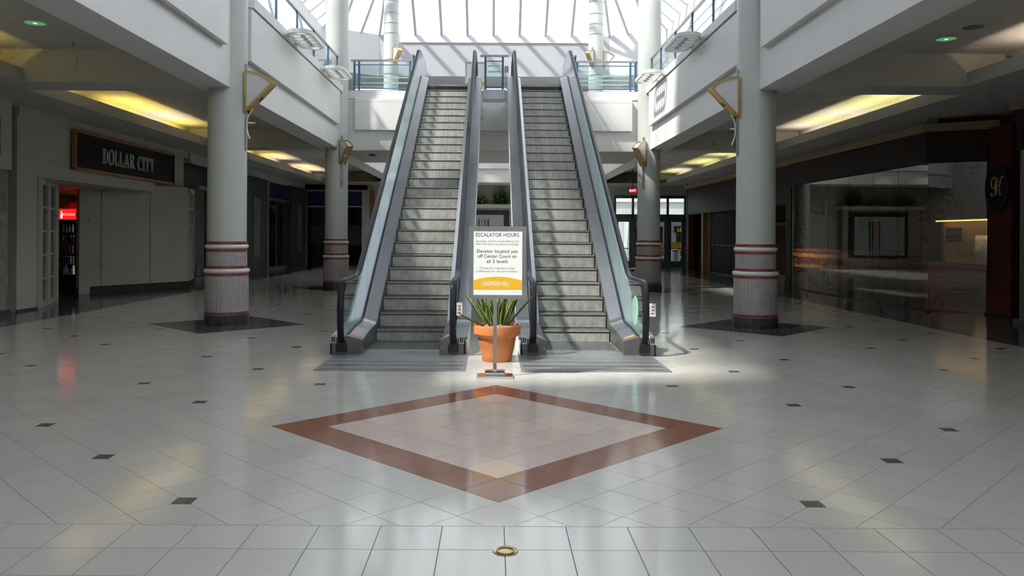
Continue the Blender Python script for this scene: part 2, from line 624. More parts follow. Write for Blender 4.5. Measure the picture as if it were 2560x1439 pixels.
def diag_region(org, planes, xr, yr, diamond=False):
    n = int(60 / T)
    for i in range(-n, n):
        for j in range(-n, n):
            cx = org[0] + T * ((i + .5) * E1[0] + (j + .5) * E2[0])
            cy = org[1] + T * ((i + .5) * E1[1] + (j + .5) * E2[1])
            if not (xr[0] - .3 < cx < xr[1] + .3 and yr[0] - .3 < cy < yr[1] + .3):
                continue
            h = (T - GAP) * R2
            poly = [(cx, cy - h), (cx + h, cy), (cx, cy + h), (cx - h, cy)]
            mat = 'terrazzo'
            inside = diamond and -4 <= i < 4 and -4 <= j < 4
            if inside:
                mat = 'terrazzo_pink' if (-3 <= i < 3 and -3 <= j < 3) else 'terrazzo_red'
            full = True
            # accents sit where four tile corners meet, on every fourth joint
            for (ci, cj, a, b) in ((i, j, 0, 1), (i + 1, j, -1, 0), (i, j + 1, 1, 0), (i + 1, j + 1, 0, -1)):
                if ci % 4 == 0 and cj % 4 == 0 and not (diamond and abs(ci) <= 4 and abs(cj) <= 4):
                    ax = org[0] + T * (ci * E1[0] + cj * E2[0])
                    ay = org[1] + T * (ci * E1[1] + cj * E2[1])
                    poly = clip_poly(poly, a, b, a * ax + b * ay + 0.066)
                    full = False
            for (a, b, c) in planes:
                if any(a * p[0] + b * p[1] < c for p in poly):
                    poly = clip_poly(poly, a, b, c)
                    full = False
                if len(poly) < 3: break
            if len(poly) < 3: continue
            tiles.append((proj_area(poly), poly, mat, full, (cx, cy)))
    for i in range(-n, n):
        for j in range(-n, n):
            if i % 4 or j % 4: continue
            if diamond and abs(i) <= 4 and abs(j) <= 4: continue
            ax = org[0] + T * (i * E1[0] + j * E2[0])
            ay = org[1] + T * (i * E1[1] + j * E2[1])
            if not (xr[0] + .08 < ax < xr[1] - .08 and yr[0] + .08 < ay < yr[1] - .08): continue
            poly = [(ax - .0625, ay - .0625), (ax + .0625, ay - .0625), (ax + .0625, ay + .0625), (ax - .0625, ay + .0625)]
            tiles.append((proj_area(poly), poly, 'terrazzo_dark', False, (ax, ay)))


YJ = 4.774
XJ = 5.1
diag_region(DIA, [(1, 0, -XJ + .003), (-1, 0, -XJ + .003), (0, 1, YJ + .003), (0, -1, -44.3)], (-XJ, XJ), (YJ, 44.3), True)
diag_region((5.9, 10.5), [(1, 0, XJ + .003), (-1, 0, -8.4), (0, 1, YJ + .003), (0, -1, -44.3)], (XJ, 8.4), (YJ, 44.3))
diag_region((-6.04, 12.5), [(1, 0, -9.0), (-1, 0, XJ + .003), (0, 1, YJ + .003), (0, -1, -44.3)], (-9.0, -XJ), (YJ, 44.3))
diag_region(DIA, [(1, 0, -9), (-1, 0, -8.4), (0, -1, -4.055), (0, 1, 1.0)], (-9, 8.4), (1.0, 4.055))
for r in range(2):
    y0 = 4.058 + r * 0.358
    for c in range(-25, 24):
        x0 = 0.071 + c * 0.366
        if x0 < -9.2 or x0 > 8.3: continue
        h = .003
        poly = [(x0 + h, y0 + h), (x0 + .366 - h, y0 + h), (x0 + .366 - h, y0 + .358 - h), (x0 + h, y0 + .358 - h)]
        tiles.append((proj_area(poly), poly, 'terrazzo', False, (x0 + .183, y0 + .179)))

tiles.sort(key=lambda t: -t[0])
PART = {'terrazzo': 'tile', 'terrazzo_red': 'red_tile', 'terrazzo_pink': 'pink_tile', 'terrazzo_dark': 'accent_tile'}
count = {}
hh = (T - GAP) * R2
FULL = {}
for mt in ('terrazzo', 'terrazzo_red', 'terrazzo_pink'):
    FULL[mt] = MB().prism([(0, -hh), (hh, 0), (0, hh), (-hh, 0)], -0.012, 0.0).mesh('tile', [mt])
rest = {k: MB() for k in PART}
for area, poly, mt, full, c in tiles:
    a, b = rnd.gauss(0, .0008), rnd.gauss(0, .0008)      # real floors are never dead flat: each tile leans a hair
    k = count.get(mt, 0)
    lim = {'terrazzo': 300, 'terrazzo_red': 300, 'terrazzo_pink': 300, 'terrazzo_dark': 70}[mt]
    if area > 60 and k < lim:
        count[mt] = k + 1
        if full:
            o = link(bpy.data.objects.new(PART[mt], FULL[mt]), floor)
            o.location = (c[0], c[1], 0)
            o.rotation_euler = (b, -a, 0)
        else:
            loc = [(p[0] - c[0], p[1] - c[1]) for p in poly]
            o = obj(PART[mt], MB().prism(loc, -0.012, 0.0), mt, floor)
            o.location = (c[0], c[1], 0)
            if mt != 'terrazzo_dark': o.rotation_euler = (b, -a, 0)
    else:
        n = len(poly)
        mb = rest[mt]
        base = len(mb.v)
        mb.v += [(p[0], p[1], a * (p[0] - c[0]) + b * (p[1] - c[1])) for p in poly] + [(p[0], p[1], -0.012) for p in poly]
        mb.f.append(tuple(base + q for q in range(n)))
        mb.m.append(0)
        for q in range(n):
            mb.f.append((base + q, base + n + q, base + n + (q + 1) % n, base + (q + 1) % n))
            mb.m.append(0)
for mt, mb in rest.items():
    if mb.v:
        obj({'terrazzo': 'small_tiles', 'terrazzo_dark': 'small_accents'}.get(mt, 'small_tiles_tinted'), mb, mt, floor, kind='stuff')
# dark border along the shop fronts, dark squares under the near columns
obj('dark_border', MB().box(-14.3, -9.004, 1, 44.4, -.012, 0.0), 'terrazzo_dark', floor)
obj('dark_border', MB().box(8.404, 15.1, 1, 44.4, -.012, 0.0), 'terrazzo_dark', floor)
obj('rear_tiles', MB().box(-9, 8.4, -8, 0.99, -.012, 0.0), 'terrazzo', floor)
for cx, cy, hd in ((-5.1, 15.4, 1.5), (5.03, 15.4, 1.45)):
    q = hd / 3
    k = 0
    for i in range(3):
        for j in range(3):
            ux, uy = cx + (i - j) * q, cy - hd + (i + j + 1) * q
            h = q - .004
            obj('dark_tile', MB().prism([(ux, uy - h), (ux + h, uy), (ux, uy + h), (ux - h, uy)], -.01, 0.004), 'terrazzo_dark', floor)
for cx, cy, hd in ((-5.1, 26.0, 1.45), (5.1, 26.0, 1.45)):
    obj('dark_tile', MB().prism([(cx, cy - hd), (cx + hd, cy), (cx, cy + hd), (cx - hd, cy)], -.01, 0.004), 'terrazzo_dark', floor)

# ---------------------------------------------------------------- outer walls
W = 'white_paint'
obj('wall_front', MB().box(-14.4, 15.2, -8.3, -8, -.2, 6.5).box(-14.4, -8, -8.3, -8, 6.5, SILL).box(8, 15.2, -8.3, -8, 6.5, SILL).box(-8, 8, -8.3, -8, 11.9, SILL), W, kind='structure')
w3 = tag(link(bpy.data.objects.new('added_rear_window', None)), None, None, None, 'structure')  # added window behind the camera, lights the faces turned towards it
for k in range(8):
    obj('pane', MB().box(-8 + k * 2 + .06, -6 + k * 2, -8.16, -8.15, 6.5, 11.9), 'sky_glass', w3)
    obj('mullion', MB().box(-8 + k * 2, -8 + k * 2 + .06, -8.25, -8.05, 6.5, 11.9), 'mullion', w3)
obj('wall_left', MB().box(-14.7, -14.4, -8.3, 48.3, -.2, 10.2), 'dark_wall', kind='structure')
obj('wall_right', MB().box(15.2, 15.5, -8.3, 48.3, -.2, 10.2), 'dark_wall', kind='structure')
# back wall at ground level, left open where the entrance doors stand
wb = MB()
wb.box(-14.4, -10.3, YBACK, YBACK + .25, -.05, 5.2)
wb.box(-7.25, 6.7, YBACK, YBACK + .25, -.05, 5.2)
wb.box(-10.3, -7.25, YBACK, YBACK + .25, 4.12, 5.2)
wb.box(6.7, 11.6, YBACK, YBACK + .25, 3.98, 5.2)
wb.box(11.6, 15.2, YBACK, YBACK + .25, -.05, 5.2)
obj('wall_back', wb, 'store_grey', kind='structure')

# ---------------------------------------------------------------- upper floor slabs and ground-floor ceilings
for s, side, xw in ((-1, 'left', XL), (1, 'right', XR)):
    X = lambda x: s * x
    xo = 14.4 if s < 0 else 15.2
    obj('floor_upper_' + side, MB().box(X(5.55), X(xo), -8, 48, CEIL + .02, FL2), W, kind='structure')
    bays = [(-8, 14.7, 8.65), (15.6, 25.7, 9.05), (26.6, 43.6, 9.05)]
    cl = MB()
    for y0, y1, lx in bays:
        bx = lx + .70
        cl.add([(X(5.6), y0, SOF), (X(6.6), y0, CEIL), (X(6.6), y1, CEIL), (X(5.6), y1, SOF)], [(0, 1, 2, 3)])
        cl.add([(X(6.6), y0, CEIL), (X(bx), y0, CEIL), (X(bx), y1, CEIL), (X(6.6), y1, CEIL)], [(0, 1, 2, 3)])
        cl.add([(X(bx), y0, CEIL), (X(bx), y1, CEIL), (X(bx), y1, SOF + .04), (X(bx), y0, SOF + .04)], [(0, 1, 2, 3)])
        cl.box(X(lx), X(lx + .08), y0, y1, SOF, SOF + .25)          # lip of the cove
        cl.box(X(lx + .08), X(xo), y0, y1, SOF, SOF + .04)
    for y0, y1 in ((14.7, 15.6), (25.7, 26.6), (43.6, 44.5)):
        cl.box(X(5.62), X(xo), y0, y1, SOF, CEIL + .01)
    obj('ceiling_' + side, cl, 'ceiling_paint', kind='structure')
    # balcony edge
    fb = MB()
    fb.box(X(XF), X(5.62), -8, YBR, SOF, 6.25)
    fb.box(X(XF), X(5.62), YBR2, YB, SOF, 6.25)
    fb.box(X(XF - .05), X(5.4), -8, YBR, 6.25, 6.285)
    fb.box(X(XF - .15), X(5.4), -8, 14.85, 6.285, CURB)
    fb.box(X(XF - .15), X(5.4), 16.2, YBR - .5, 6.285, CURB).prism([(X(XF + .1), 15.95), (X(XF - .15), 16.2), (X(XF + .1), 16.2)], 6.285, CURB)
    fb.box(X(XF + .12), X(5.4), 14.85, 16.2, 6.268, CURB)
    fb.box(X(XF - .02), X(5.4), YBR2, YB, 6.268, CURB)
    o = obj('wall_balcony_' + side, fb, 'fascia_paint', kind='structure')
    for y0, y1 in ((-7.5, 14.72), (16.1, 25.35), (31.2, 41.3)):
        obj('panel', MB().box(X(XF - .12), X(XF), y0, y1, 5.2, 6.25), 'fascia_paint', o)

# bridge
br = MB()
br.box(-5.62, 5.62, YBR, YBR2, SOF, FL2)
br.box(-XF - .1, -2.5, YBR, YBR + .25, FL2, 6.16)
br.box(2.5, XF + .1, YBR, YBR + .25, FL2, 6.16)
br.box(-XF - .1, -2.5, YBR + .03, YBR + .25, 6.16, 6.175)
br.box(2.5, XF + .1, YBR + .03, YBR + .25, 6.16, 6.175)
br.box(-XF - .1, -2.5, YBR - .02, YBR + .25, 6.175, 6.45)
br.box(2.5, XF + .1, YBR - .02, YBR + .25, 6.175, 6.45)
br.box(-XF, XF, YBR2 - .25, YBR2, FL2, CURB)
o = obj('wall_bridge', br, 'fascia_paint', kind='structure')
obj('panel', MB().box(-4.55, 4.5, YBR - .12, YBR, 5.15, 6.06), 'fascia_paint', o)
obj('panel', MB().box(-4.55, -2.5, YBR - .12, YBR, 6.065, 6.16), 'fascia_paint', o)
obj('panel', MB().box(2.5, 4.5, YBR - .12, YBR, 6.065, 6.16), 'fascia_paint', o)
obj('ceiling_bridge', MB().box(-5.0, 5.0, YBR + .01, YBR2 - .01, SOF - .012, SOF - .002), 'ceiling_paint', kind='structure')
# far balcony, upper floor behind it
fr = MB()
fr.box(-5.62, 5.62, YB, 48, SOF, FL2)
fr.box(-XF, XF, YB - .02, YB + .25, FL2, CURB)
fr.box(-XF, XF, YB - .12, YB, 5.2, 6.25)
obj('wall_balcony_far', fr, 'fascia_paint', kind='structure')
obj('ceiling_far', MB().box(-9.05, 9.05, YB + .01, 44.5, SOF - .03, SOF - .002), 'ceiling_paint', kind='structure')

# ---------------------------------------------------------------- upper gallery walls, roof edges
for s, side in ((-1, 'left'), (1, 'right')):
    up = MB()
    up.box(s * 11.6, s * 11.9, -8, 48, FL2, 10.2)
    up.box(s * (XS + .3), s * 11.9, -8, 48, 10.0, 10.25)
    up.box(s * 6.0, s * (XS + .3), YB + .5, 48, 10.0, 10.25)
    up.prism([(s * 6.0, YB + .3), (s * 6.3, YB + .5), (s * 6.0, YB + .5)], 10.0, 10.25)
    up.prism([(s * 6.3, YB + .5), (s * (XS + .3), 40.6), (s * (XS + .3), YB + .5)], 10.0, 10.25)
    up.box(s * XS, s * (XS + .3), -8, 40.2, 10.0, SILL)
    up.prism([(s * XS, 40.2), (s * 6.0, YB), (s * 6.3, YB + .5), (s * (XS + .3), 40.6)], 10.0, SILL)
    
    o = obj('wall_upper_' + side, up, W, kind='structure')
    for k in range(7):                      # shop fronts of the upper gallery
        y0 = 2 + k * 6.3
        obj('shop_opening', MB().box(s * 11.5, s * 11.62, y0, y0 + 4.6, FL2, 9.0), 'store_pane', o)
ub = MB()
ub.box(-6.0, 6.0, YB, YB + .3, 10.0, SILL)
ub.box(-5.99, 5.99, YB + .3, 48, 10.0, 10.25)
ub.box(-11.9, 11.9, 48, 48.3, FL2, 10.2)
obj('wall_upper_far', ub, 'wall_lavender', kind='structure')
obj('trim_1', MB().box(-4.9, 4.9, YB - .04, YB, 11.75, SILL).box(-4.9, 4.9, YB - .05, YB - .04, 11.74, 11.76), 'fixture_white', kind='structure')
ob = MB()
ob.box(-11.6, 11.6, 47.8, 48, 8.9, 10.0)
ob.box(-11.6, -3.2, 47.75, 48, FL2, 8.0)
ob.box(2.2, 11.6, 47.75, 48, FL2, 8.6)
obj('wall_upper_shops', ob, 'store_grey', kind='structure')
obj('wall_roof_front', MB().box(-XS - .3, 1.5, -8, 4.8, SILL, SILL + .3).prism([(-XS, SILL), (XS, SILL), (0, SILL + .81 * XS)], 4.6, 4.8, 'y'), W, kind='structure')  # unseen roof, opaque part shaped to keep sun off the near floor
w2 = tag(link(bpy.data.objects.new('added_roof_window', None)), None, None, None, 'structure')  # added glazing out of view, brightens faces turned to the camera
for k in range(9):
    obj('pane', MB().box(1.55, XS, -8 + k * 1.4, -6.66 + k * 1.4, SILL + .02, SILL + .03), 'sky_glass', w2)
    obj('mullion', MB().box(1.5, XS + .3, -6.66 + k * 1.4, -6.6 + k * 1.4, SILL - .06, SILL + .08), 'mullion', w2)

# ---------------------------------------------------------------- skylight
sky = tag(link(bpy.data.objects.new('window_1', None)), 'hipped glass skylight with grey bars over the court', None, None, 'structure')
poly = [(-XS, 4.8), (XS, 4.8), (XS, 40.2), (6.0, YB), (-6.0, YB), (-XS, 40.2)]
edges = []
for i in range(len(poly)):
    A, B = Vector(poly[i]), Vector(poly[(i + 1) % len(poly)])
    d = (B - A).normalized()
    edges.append((A, B, d, Vector((-d.y, d.x))))
SL = 0.81


def reach(k, p):
    A, B, d, n = edges[k]
    t = 0.0
    while t < XS:
        q = p + n * (t + .05)
        if any(j not in (0, k) and (q - e[0]).dot(e[3]) < t + .05 for j, e in enumerate(edges)):
            break
        t += .05
    return t


for k in range(1, 6):
    A, B, d, n = edges[k]
    ln = (B - A).length
    if k == 3:
        ss = [0] + [ln / 2 + (q - 4) * 1.354 + .05 for q in range(9)] + [ln]
        bands = [(0, 20, 'g')]
    elif k in (2, 4):
        ss = [0, ln * .33, ln * .67, ln]
        bands = [(0, 20, 'g')]
    else:
        m = 25
        ss = [ln * q / m for q in range(m + 1)]
        bands = [(0, 2.4, 'g'), (2.4, 5.1, 'd'), (5.1, 20, 'r')] if k == 5 else [(0, 5.1, 'g'), (5.1, 20, 'd')]  # opaque bands added out of view to shape where the sun falls
    pts = [A + d * q for q in ss]
    top = [reach(k, p) for p in pts]
    V = lambda p, t: (p.x + n.x * t, p.y + n.y * t, SILL + SL * t)
    deck = MB()
    for i in range(len(pts) - 1):
        for b0, b1, kd in bands:
            a0, a1 = min(top[i], b0), min(top[i + 1], b0)
            c0, c1 = min(top[i], b1), min(top[i + 1], b1)
            if c0 - a0 < .02 and c1 - a1 < .02: continue
            q = [V(pts[i], a0), V(pts[i + 1], a1), V(pts[i + 1], c1), V(pts[i], c0)]
            if c0 - a0 < .02: q = q[:3]
            elif c1 - a1 < .02: q = [q[0], q[1], q[3]]
            ym = (pts[i].y + pts[i + 1].y) / 2
            if kd == 'g' or (kd == 'r' and 17 < ym < 23):
                obj('pane', MB().add(q, [tuple(range(len(q)))]), 'sky_glass', sky)
            else:
                q2 = [(x, y, z + .12) for x, y, z in q]
                deck.add(q + q2, [(0, 1, 2, 3), (7, 6, 5, 4), (0, 4, 5, 1), (1, 5, 6, 2), (2, 6, 7, 3), (3, 7, 4, 0)] if len(q) == 4 else [(0, 1, 2), (5, 4, 3)])
    if deck.v: obj('sun_block_deck', deck, 'sun_block_deck', sky)  # unseen deck that blocks the sun over parts of the court
    for p, t in zip(pts, top):
        if t < .1: continue
        obj('mullion', MB().sweep([V(p, 0), V(p, t)], [(-.065, -.07), (.065, -.07), (.065, .07), (-.065, .07)]), 'mullion', sky)
for k in range(2, 6):                      # hips
    A = edges[k][0]
    t = reach(k, A + edges[k][2] * .01)
    bis = (edges[k][3] + edges[k - 1][3]).normalized()
    c = bis.dot(edges[k][3])
    t = 9.0 if k in (2, 5) else 9.0
    obj('mullion', MB().sweep([(A.x, A.y, SILL), (A.x + bis.x * t, A.y + bis.y * t, SILL + SL * t * c)], [(-.06, -.09), (.06, -.09), (.06, .09), (-.06, .09)]), 'mullion', sky)

# ---------------------------------------------------------------- street outside the doors
obj('floor_street', MB().box(-6, 40, YBACK + .25, 90, -.3, -.05), 'asphalt', kind='structure')

# ================================================================ COLUMNS
def col_mesh_parts():
    P = {}
    P['shaft'] = MB().lathe([(.365, 1.585), (.365, 12.6)], seg=40).mesh('shaft', ['column_paint'], 40)
    P['core'] = MB().lathe([(.40, 0), (.40, .99), (.372, .99), (.372, 1.59)], seg=40).mesh('core', ['mosaic_grout'], 40)

    def mosaic(rows, seg, r, z0, z1, mb, g=.005, th=.006):
        dz = (z1 - z0) / rows
        for i in range(rows):
            for j in range(seg):
                a0 = 2 * PI * j / seg + g / r / 2
                a1 = 2 * PI * (j + 1) / seg - g / r / 2
                za, zb = z0 + i * dz + g / 2, z0 + (i + 1) * dz - g / 2
                v = []
                for rr in (r - .004, r + th):
                    for (a, z) in ((a0, za), (a1, za), (a1, zb), (a0, zb)):
                        v.append((rr * math.cos(a), rr * math.sin(a), z))
                mb.add(v, [(4, 5, 6, 7), (0, 1, 5, 4), (1, 2, 6, 5), (2, 3, 7, 6), (3, 0, 4, 7)])
    m = MB()
    mosaic(10, 37, .40, .25, .93, m)
    mosaic(4, 35, .372, 1.125, 1.39, m)
    P['mosaic_tiles'] = m.mesh('mosaic_tiles', ['mosaic'])
    m = MB()
    for z0, z1, r in ((.19, .25, .402), (.93, .985, .402), (1.068, 1.125, .374), (1.39, 1.448, .374), (1.53, 1.59, .374)):
        mosaic(1, 90, r, z0, z1, m, .004, .005)
    P['red_band_tiles'] = m.mesh('red_band_tiles', ['mosaic_red'])
    for nm, z, r in (('ring', 1.028, .40), ('ring2', 1.488, .376)):
        pr = [(r + .032 * math.cos(t), z + .04 * math.sin(t)) for t in [(-.5 + q / 8) * PI for q in range(9)]]
        P[nm] = MB().lathe([(r - .03, z - .04)] + pr + [(r - .03, z + .04)], seg=40, ring=True).mesh('ring', ['ring_white'], 50)
    a = PI / 20 - .008
    v = []
    for rr in (.395, .423):
        for (q, z) in ((-a, 0), (a, 0), (a, .186), (-a, .186)):
            v.append((rr * math.cos(q), rr * math.sin(q), z))
    P['base_tile'] = MB().add(v, [(0, 1, 2, 3), (4, 5, 6, 7), (0, 1, 5, 4), (1, 2, 6, 5), (2, 3, 7, 6), (3, 0, 4, 7)]).mesh('base_tile', ['black_tile'])
    return P


CP = col_mesh_parts()


def column(x, y, label, detailed=True):
    t = thing('column', label, 'column', (x, y, 0), 0, 'court columns')
    t['kind'] = 'thing'
    for nm, key in (('shaft', 'shaft'), ('core', 'core'), ('ring', 'ring'), ('ring', 'ring2')):
        link(bpy.data.objects.new(nm, CP[key]), t)
    for nm in ('mosaic_tiles', 'red_band_tiles'):
        o = link(bpy.data.objects.new(nm, CP[nm]), t)
        o['kind'] = 'stuff'
    for k in range(20):
        o = link(bpy.data.objects.new('base_tile', CP['base_tile']), t)
        o.rotation_euler = (0, 0, 2 * PI * k / 20)
    return t


C1 = column(-5.15, 15.5, 'round grey column with mosaic base nearest the DOLLAR CITY shop')
C2 = column(5.06, 15.5, 'round grey column with mosaic base in front of the dark glass shop')
C3 = column(-5.1, 26.0, 'round column at the left end of the bridge, behind the escalators')
C4 = column(5.02, 26.0, 'round column at the right end of the bridge, before the entrance doors')
# far pair: seen only above the bridge, with ring joints on the shaft
for x, lb in ((-5.1, 'far banded column left of the escalator tops, under the skylight'), (5.0, 'far banded column right of the escalator tops, under the skylight')):
    t = thing('column', lb, 'column', (x, 39.6, 0), 0, 'court columns')
    t['kind'] = 'thing'
    link(bpy.data.objects.new('shaft', CP['shaft']), t)
    link(bpy.data.objects.new('core', CP['core']), t)
    for z in (9.6, 10.3, 11.6, 12.1, 12.6, 13.2, 13.9):
        obj('band', MB().lathe([(.36, z), (.375, z), (.375, z + .035), (.36, z + .035)], seg=32, ring=True), 'rail_grey', t, 40)
    obj('upper_shaft', MB().lathe([(.365, 12.55), (.365, 14.7)], seg=32), 'column_paint', t, 40)


# ================================================================ ESCALATORS
NL = lambda y: -.0455 + .58675 * (y - 12.63)
KS = .58675
LAND = 6.06


def y_at(z, off):
    return 12.63 + (z - off + .0455) / KS


# handrail, glass edge and deck lines in the (y, z) plane
HR = fillet([(11.86, .10), (11.47, .20), (11.42, .62), (11.50, 1.07), (y_at(1.07, .97), 1.07), (y_at(7.08, .97), 7.08), (25.0, 7.08), (25.35, 6.75), (25.1, 6.2)],
            [.2, .6, .22, .9, .9, .35, .35], 9)
DK = fillet([(11.72, .20), (12.35, .26), (y_at(.285, .08), .285), (y_at(LAND + .25, .08), LAND + .25), (25.0, LAND + .20)], [.4, .6, .35], 6)


def dk(y, pts=DK):
    for (a, za), (b, zb) in zip(pts, pts[1:]):
        if a <= y <= b:
            return za + (zb - za) * (y - a) / (b - a) if b > a else za
    return pts[0][1] if y < pts[0][0] else pts[-1][1]


HRU = [p for p in HR if p[0] > 11.5 and p[1] > .9]


def hr(y):
    return dk(y, HRU) - .035


# one step: cleated riser and tread, shared by all of them
def step_mesh(w, rise, run):
    mb = MB()
    n = 54
    p = w / n
    for k in range(n):
        x0 = -w / 2 + k * p
        x1 = x0 + p * .55
        # cleat of the riser, tucked in under a slight nosing, and of the tread
        rz = [0, -.013, -.022, -rise * .5, -rise + .012]
        ry = [0, 0, .013, .012, .007]
        q_ = len(rz)
        v, f = [], []
        for q in range(q_):
            v += [(x0, ry[q], rz[q]), (x1, ry[q], rz[q])]
        for q in range(q_):
            v += [(x0, ry[q] + .009, rz[q]), (x1, ry[q] + .009, rz[q])]
        for q in range(q_ - 1):
            a = q * 2
            n2 = 2 * q_
            f += [(a, a + 1, a + 3, a + 2), (a, a + 2, a + n2 + 2, a + n2), (a + 1, a + n2 + 1, a + n2 + 3, a + 3)]
        mb.add(v, f)
        v = [(x0, 0, 0), (x1, 0, 0), (x0, run, 0), (x1, run, 0), (x0, run, -.009), (x1, run, -.009), (x0, .009, -.009), (x1, .009, -.009)]
        mb.add(v, [(0, 2, 3, 1), (0, 6, 4, 2), (1, 3, 5, 7)], 2)
    h = w / 2
    v = [(-h, .009, -.009), (h, .009, -.009), (h, run, -.009), (-h, run, -.009), (-h, .021, -rise * .5), (h, .021, -rise * .5), (-h, .018, -rise - .015), (h, .018, -rise - .015)]
    mb.add(v, [(0, 1, 2, 3), (0, 4, 5, 1), (4, 6, 7, 5)], 1)
    return mb.mesh('step', ['step_metal', 'step_gap', 'tread_metal'])


STEP_IN, STEP_OUT = .765, 1.89
STEP = step_mesh(STEP_OUT - STEP_IN, .2347, .42)
FLAT = step_mesh(STEP_OUT - STEP_IN, .05, .98)


def escalator(s, label, labels_extra):
    X = lambda x: s * x
    t = thing('escalator', label, 'escalator', (0, 0, 0), 0, 'pair of escalators')
    for k in range(1, 26):
        o = link(bpy.data.objects.new('step', STEP), t)
        y = 12.63 + .4 * k
        o.location = (X((STEP_IN + STEP_OUT) / 2), y, NL(y))
    o = link(bpy.data.objects.new('step', FLAT), t)
    o.location = (X((STEP_IN + STEP_OUT) / 2), 12.06, .014)
    # landings
    fp = obj('floor_plate', MB().box(X(.36), X(2.28), 10.2, 11.2, 0, .012), 'plate_metal', t)
    obj('floor_plate', MB().box(X(.36), X(2.28), 11.205, 11.9, 0, .012), 'plate_metal', t)
    for y0, w in ((10.26, .10), (10.50, .16), (10.86, .07)):
        obj('rib_band', MB().box(X(.40), X(2.24), y0, y0 + w, .012, .0135), 'steel_dark', fp)
    cb = MB()
    cb.box(X(STEP_IN), X(STEP_OUT), 11.9, 12.04, 0, .014)
    nt = 54
    pw = (STEP_OUT - STEP_IN) / nt
    for k in range(nt):
        x = STEP_IN + (k + .7) * pw
        cb.add([(X(x), 12.04, 0), (X(x + pw * .35), 12.04, 0), (X(x + pw * .17), 12.12, 0), (X(x), 12.04, .012), (X(x + pw * .35), 12.04, .012), (X(x + pw * .17), 12.12, .004)],
               [(0, 1, 2), (3, 4, 5), (0, 1, 4, 3), (1, 2, 5, 4), (2, 0, 3, 5)])
    obj('comb_plate', cb, 'steel', t)
    obj('upper_plate', MB().box(X(.40), X(2.36), 23.03, 25.6, LAND - .06, LAND), 'plate_metal', t)
    for side, d in (('outer', dict(step=STEP_OUT, din=1.905, dg=2.105, gl=2.13, hr=2.18, do=2.37, sg=1)), ('inner', dict(step=STEP_IN, din=.752, dg=.625, gl=.602, hr=.572, do=.375, sg=-1))):
        sg = d['sg']
        # inner deck, a shallow slope up to the glass
        n = len(DK)
        v = []
        for y, z in DK:
            v += [(X(d['din']), y, z - .03), (X(d['din']), y, z), (X(d['dg']), y, z + .065), (X(d['dg']), y, z - .03)]
        f = []
        for i in range(n - 1):
            for q in range(4):
                r = (q + 1) % 4
                f.append((i * 4 + q, i * 4 + r, i * 4 + 4 + r, i * 4 + 4 + q))
        f += [(0, 1, 2, 3), tuple(range(n * 4 - 4, n * 4))]
        dko = obj('inner_deck', MB().add(v, f), 'steel_deck', t, 35)
        # orange warning sticker at the foot of the deck
        p0, p1 = (11.735, dk(11.735)), (11.86, dk(11.86))
        a, b = d['din'] + sg * .03, d['dg'] - sg * .03
        zz = lambda x, y: dk(y) + .065 * abs(x - d['din']) / abs(d['dg'] - d['din']) + .004
        v = [(X(x), y, zz(x, y)) for (x, y) in ((a, 11.735), (b, 11.735), (b, 11.87), (a, 11.87))]
        v += [(x, y, z - .003) for x, y, z in v]
        obj('warning_sticker', MB().add(v, [(0, 1, 2, 3), (7, 6, 5, 4), (0, 4, 5, 1), (1, 5, 6, 2), (2, 6, 7, 3), (3, 7, 4, 0)]), 'sticker_orange', dko, label='orange warning sticker')
        # black gasket line
        gk = [(X(d['dg'] + sg * .012), y, z + .052) for y, z in DK]
        obj('gasket', MB().sweep(gk, [(-.014, -.03), (.014, -.03), (.014, .03), (-.014, .03)], side=(1, 0, 0)), 'rubber', t)
        # outer deck: flat steel cover outside the glass
        v = []
        x0, x1 = d['gl'] + sg * .012, d['do']
        for y, z in DK:
            v += [(X(x0), y, z + .01), (X(x0), y, z + .045), (X(x1), y, z + .045), (X(x1), y, z + .01)]
        obj('outer_deck', MB().add(v, f), 'steel_sky_sheen' if sg > 0 else 'steel_deck', t, 35)  # outer side paler, stands in for the bright reflection along the glass
        # skirt beside the steps
        v = []
        for y, z in DK:
            v += [(X(d['din'] - sg * .004), y, max(z - .40, 0.0)), (X(d['din'] - sg * .004), y, z - .005), (X(d['din'] + sg * .012), y, z - .005), (X(d['din'] + sg * .012), y, max(z - .40, 0.0))]
        obj('skirt_panel', MB().add(v, f), 'steel_dark', t, 35)
        # cladding of the truss
        v = []
        xa, xb = d['do'] - sg * .03, d['do'] - sg * .005
        for y, z in DK:
            lo = max(z - 1.12, -.002)
            if y > 24.9: lo = z - .5
            v += [(X(xa), y, lo), (X(xa), y, z + .02), (X(xb), y, z + .02), (X(xb), y, lo)]
        obj('side_cladding', MB().add(v, f), 'clad_white', t, 35)
        # handrail belt and its steel guide
        W2 = .048
        prof = [(-W2, -.008), (-W2 * .7, .022), (0, .03), (W2 * .7, .022), (W2, -.008), (W2 * .8, -.022), (-W2 * .8, -.022)]
        obj('handrail', MB().sweep([(X(d['hr']), y, z) for y, z in HR], prof, side=(1, 0, 0)), 'rubber', t, 50)
        gp = [(y, z) for y, z in HR]
        obj('handrail_guide', MB().sweep([(X(d['hr']), y, z) for y, z in gp], [(-.024, -.048), (.024, -.048), (.024, -.020), (-.024, -.020)], side=(1, 0, 0)), 'steel', t)
        # glass balustrade in panels
        js = [12.35, 13.6, 15.0, 16.4, 17.8, 19.2, 20.6, 22.0, 23.4, 24.7]
        g0, g1 = X(d['gl'] - .006), X(d['gl'] + .006)
        newel = [(y + .035 * (1 if y < 11.6 else 0), z - (.035 if z > .95 else 0)) for y, z in HR if y <= 12.35 and z < 1.2 and z > .28]
        pl = newel + [(12.345, hr(12.345)), (12.345, dk(12.345) + .03), (11.75, dk(11.75) + .03)]
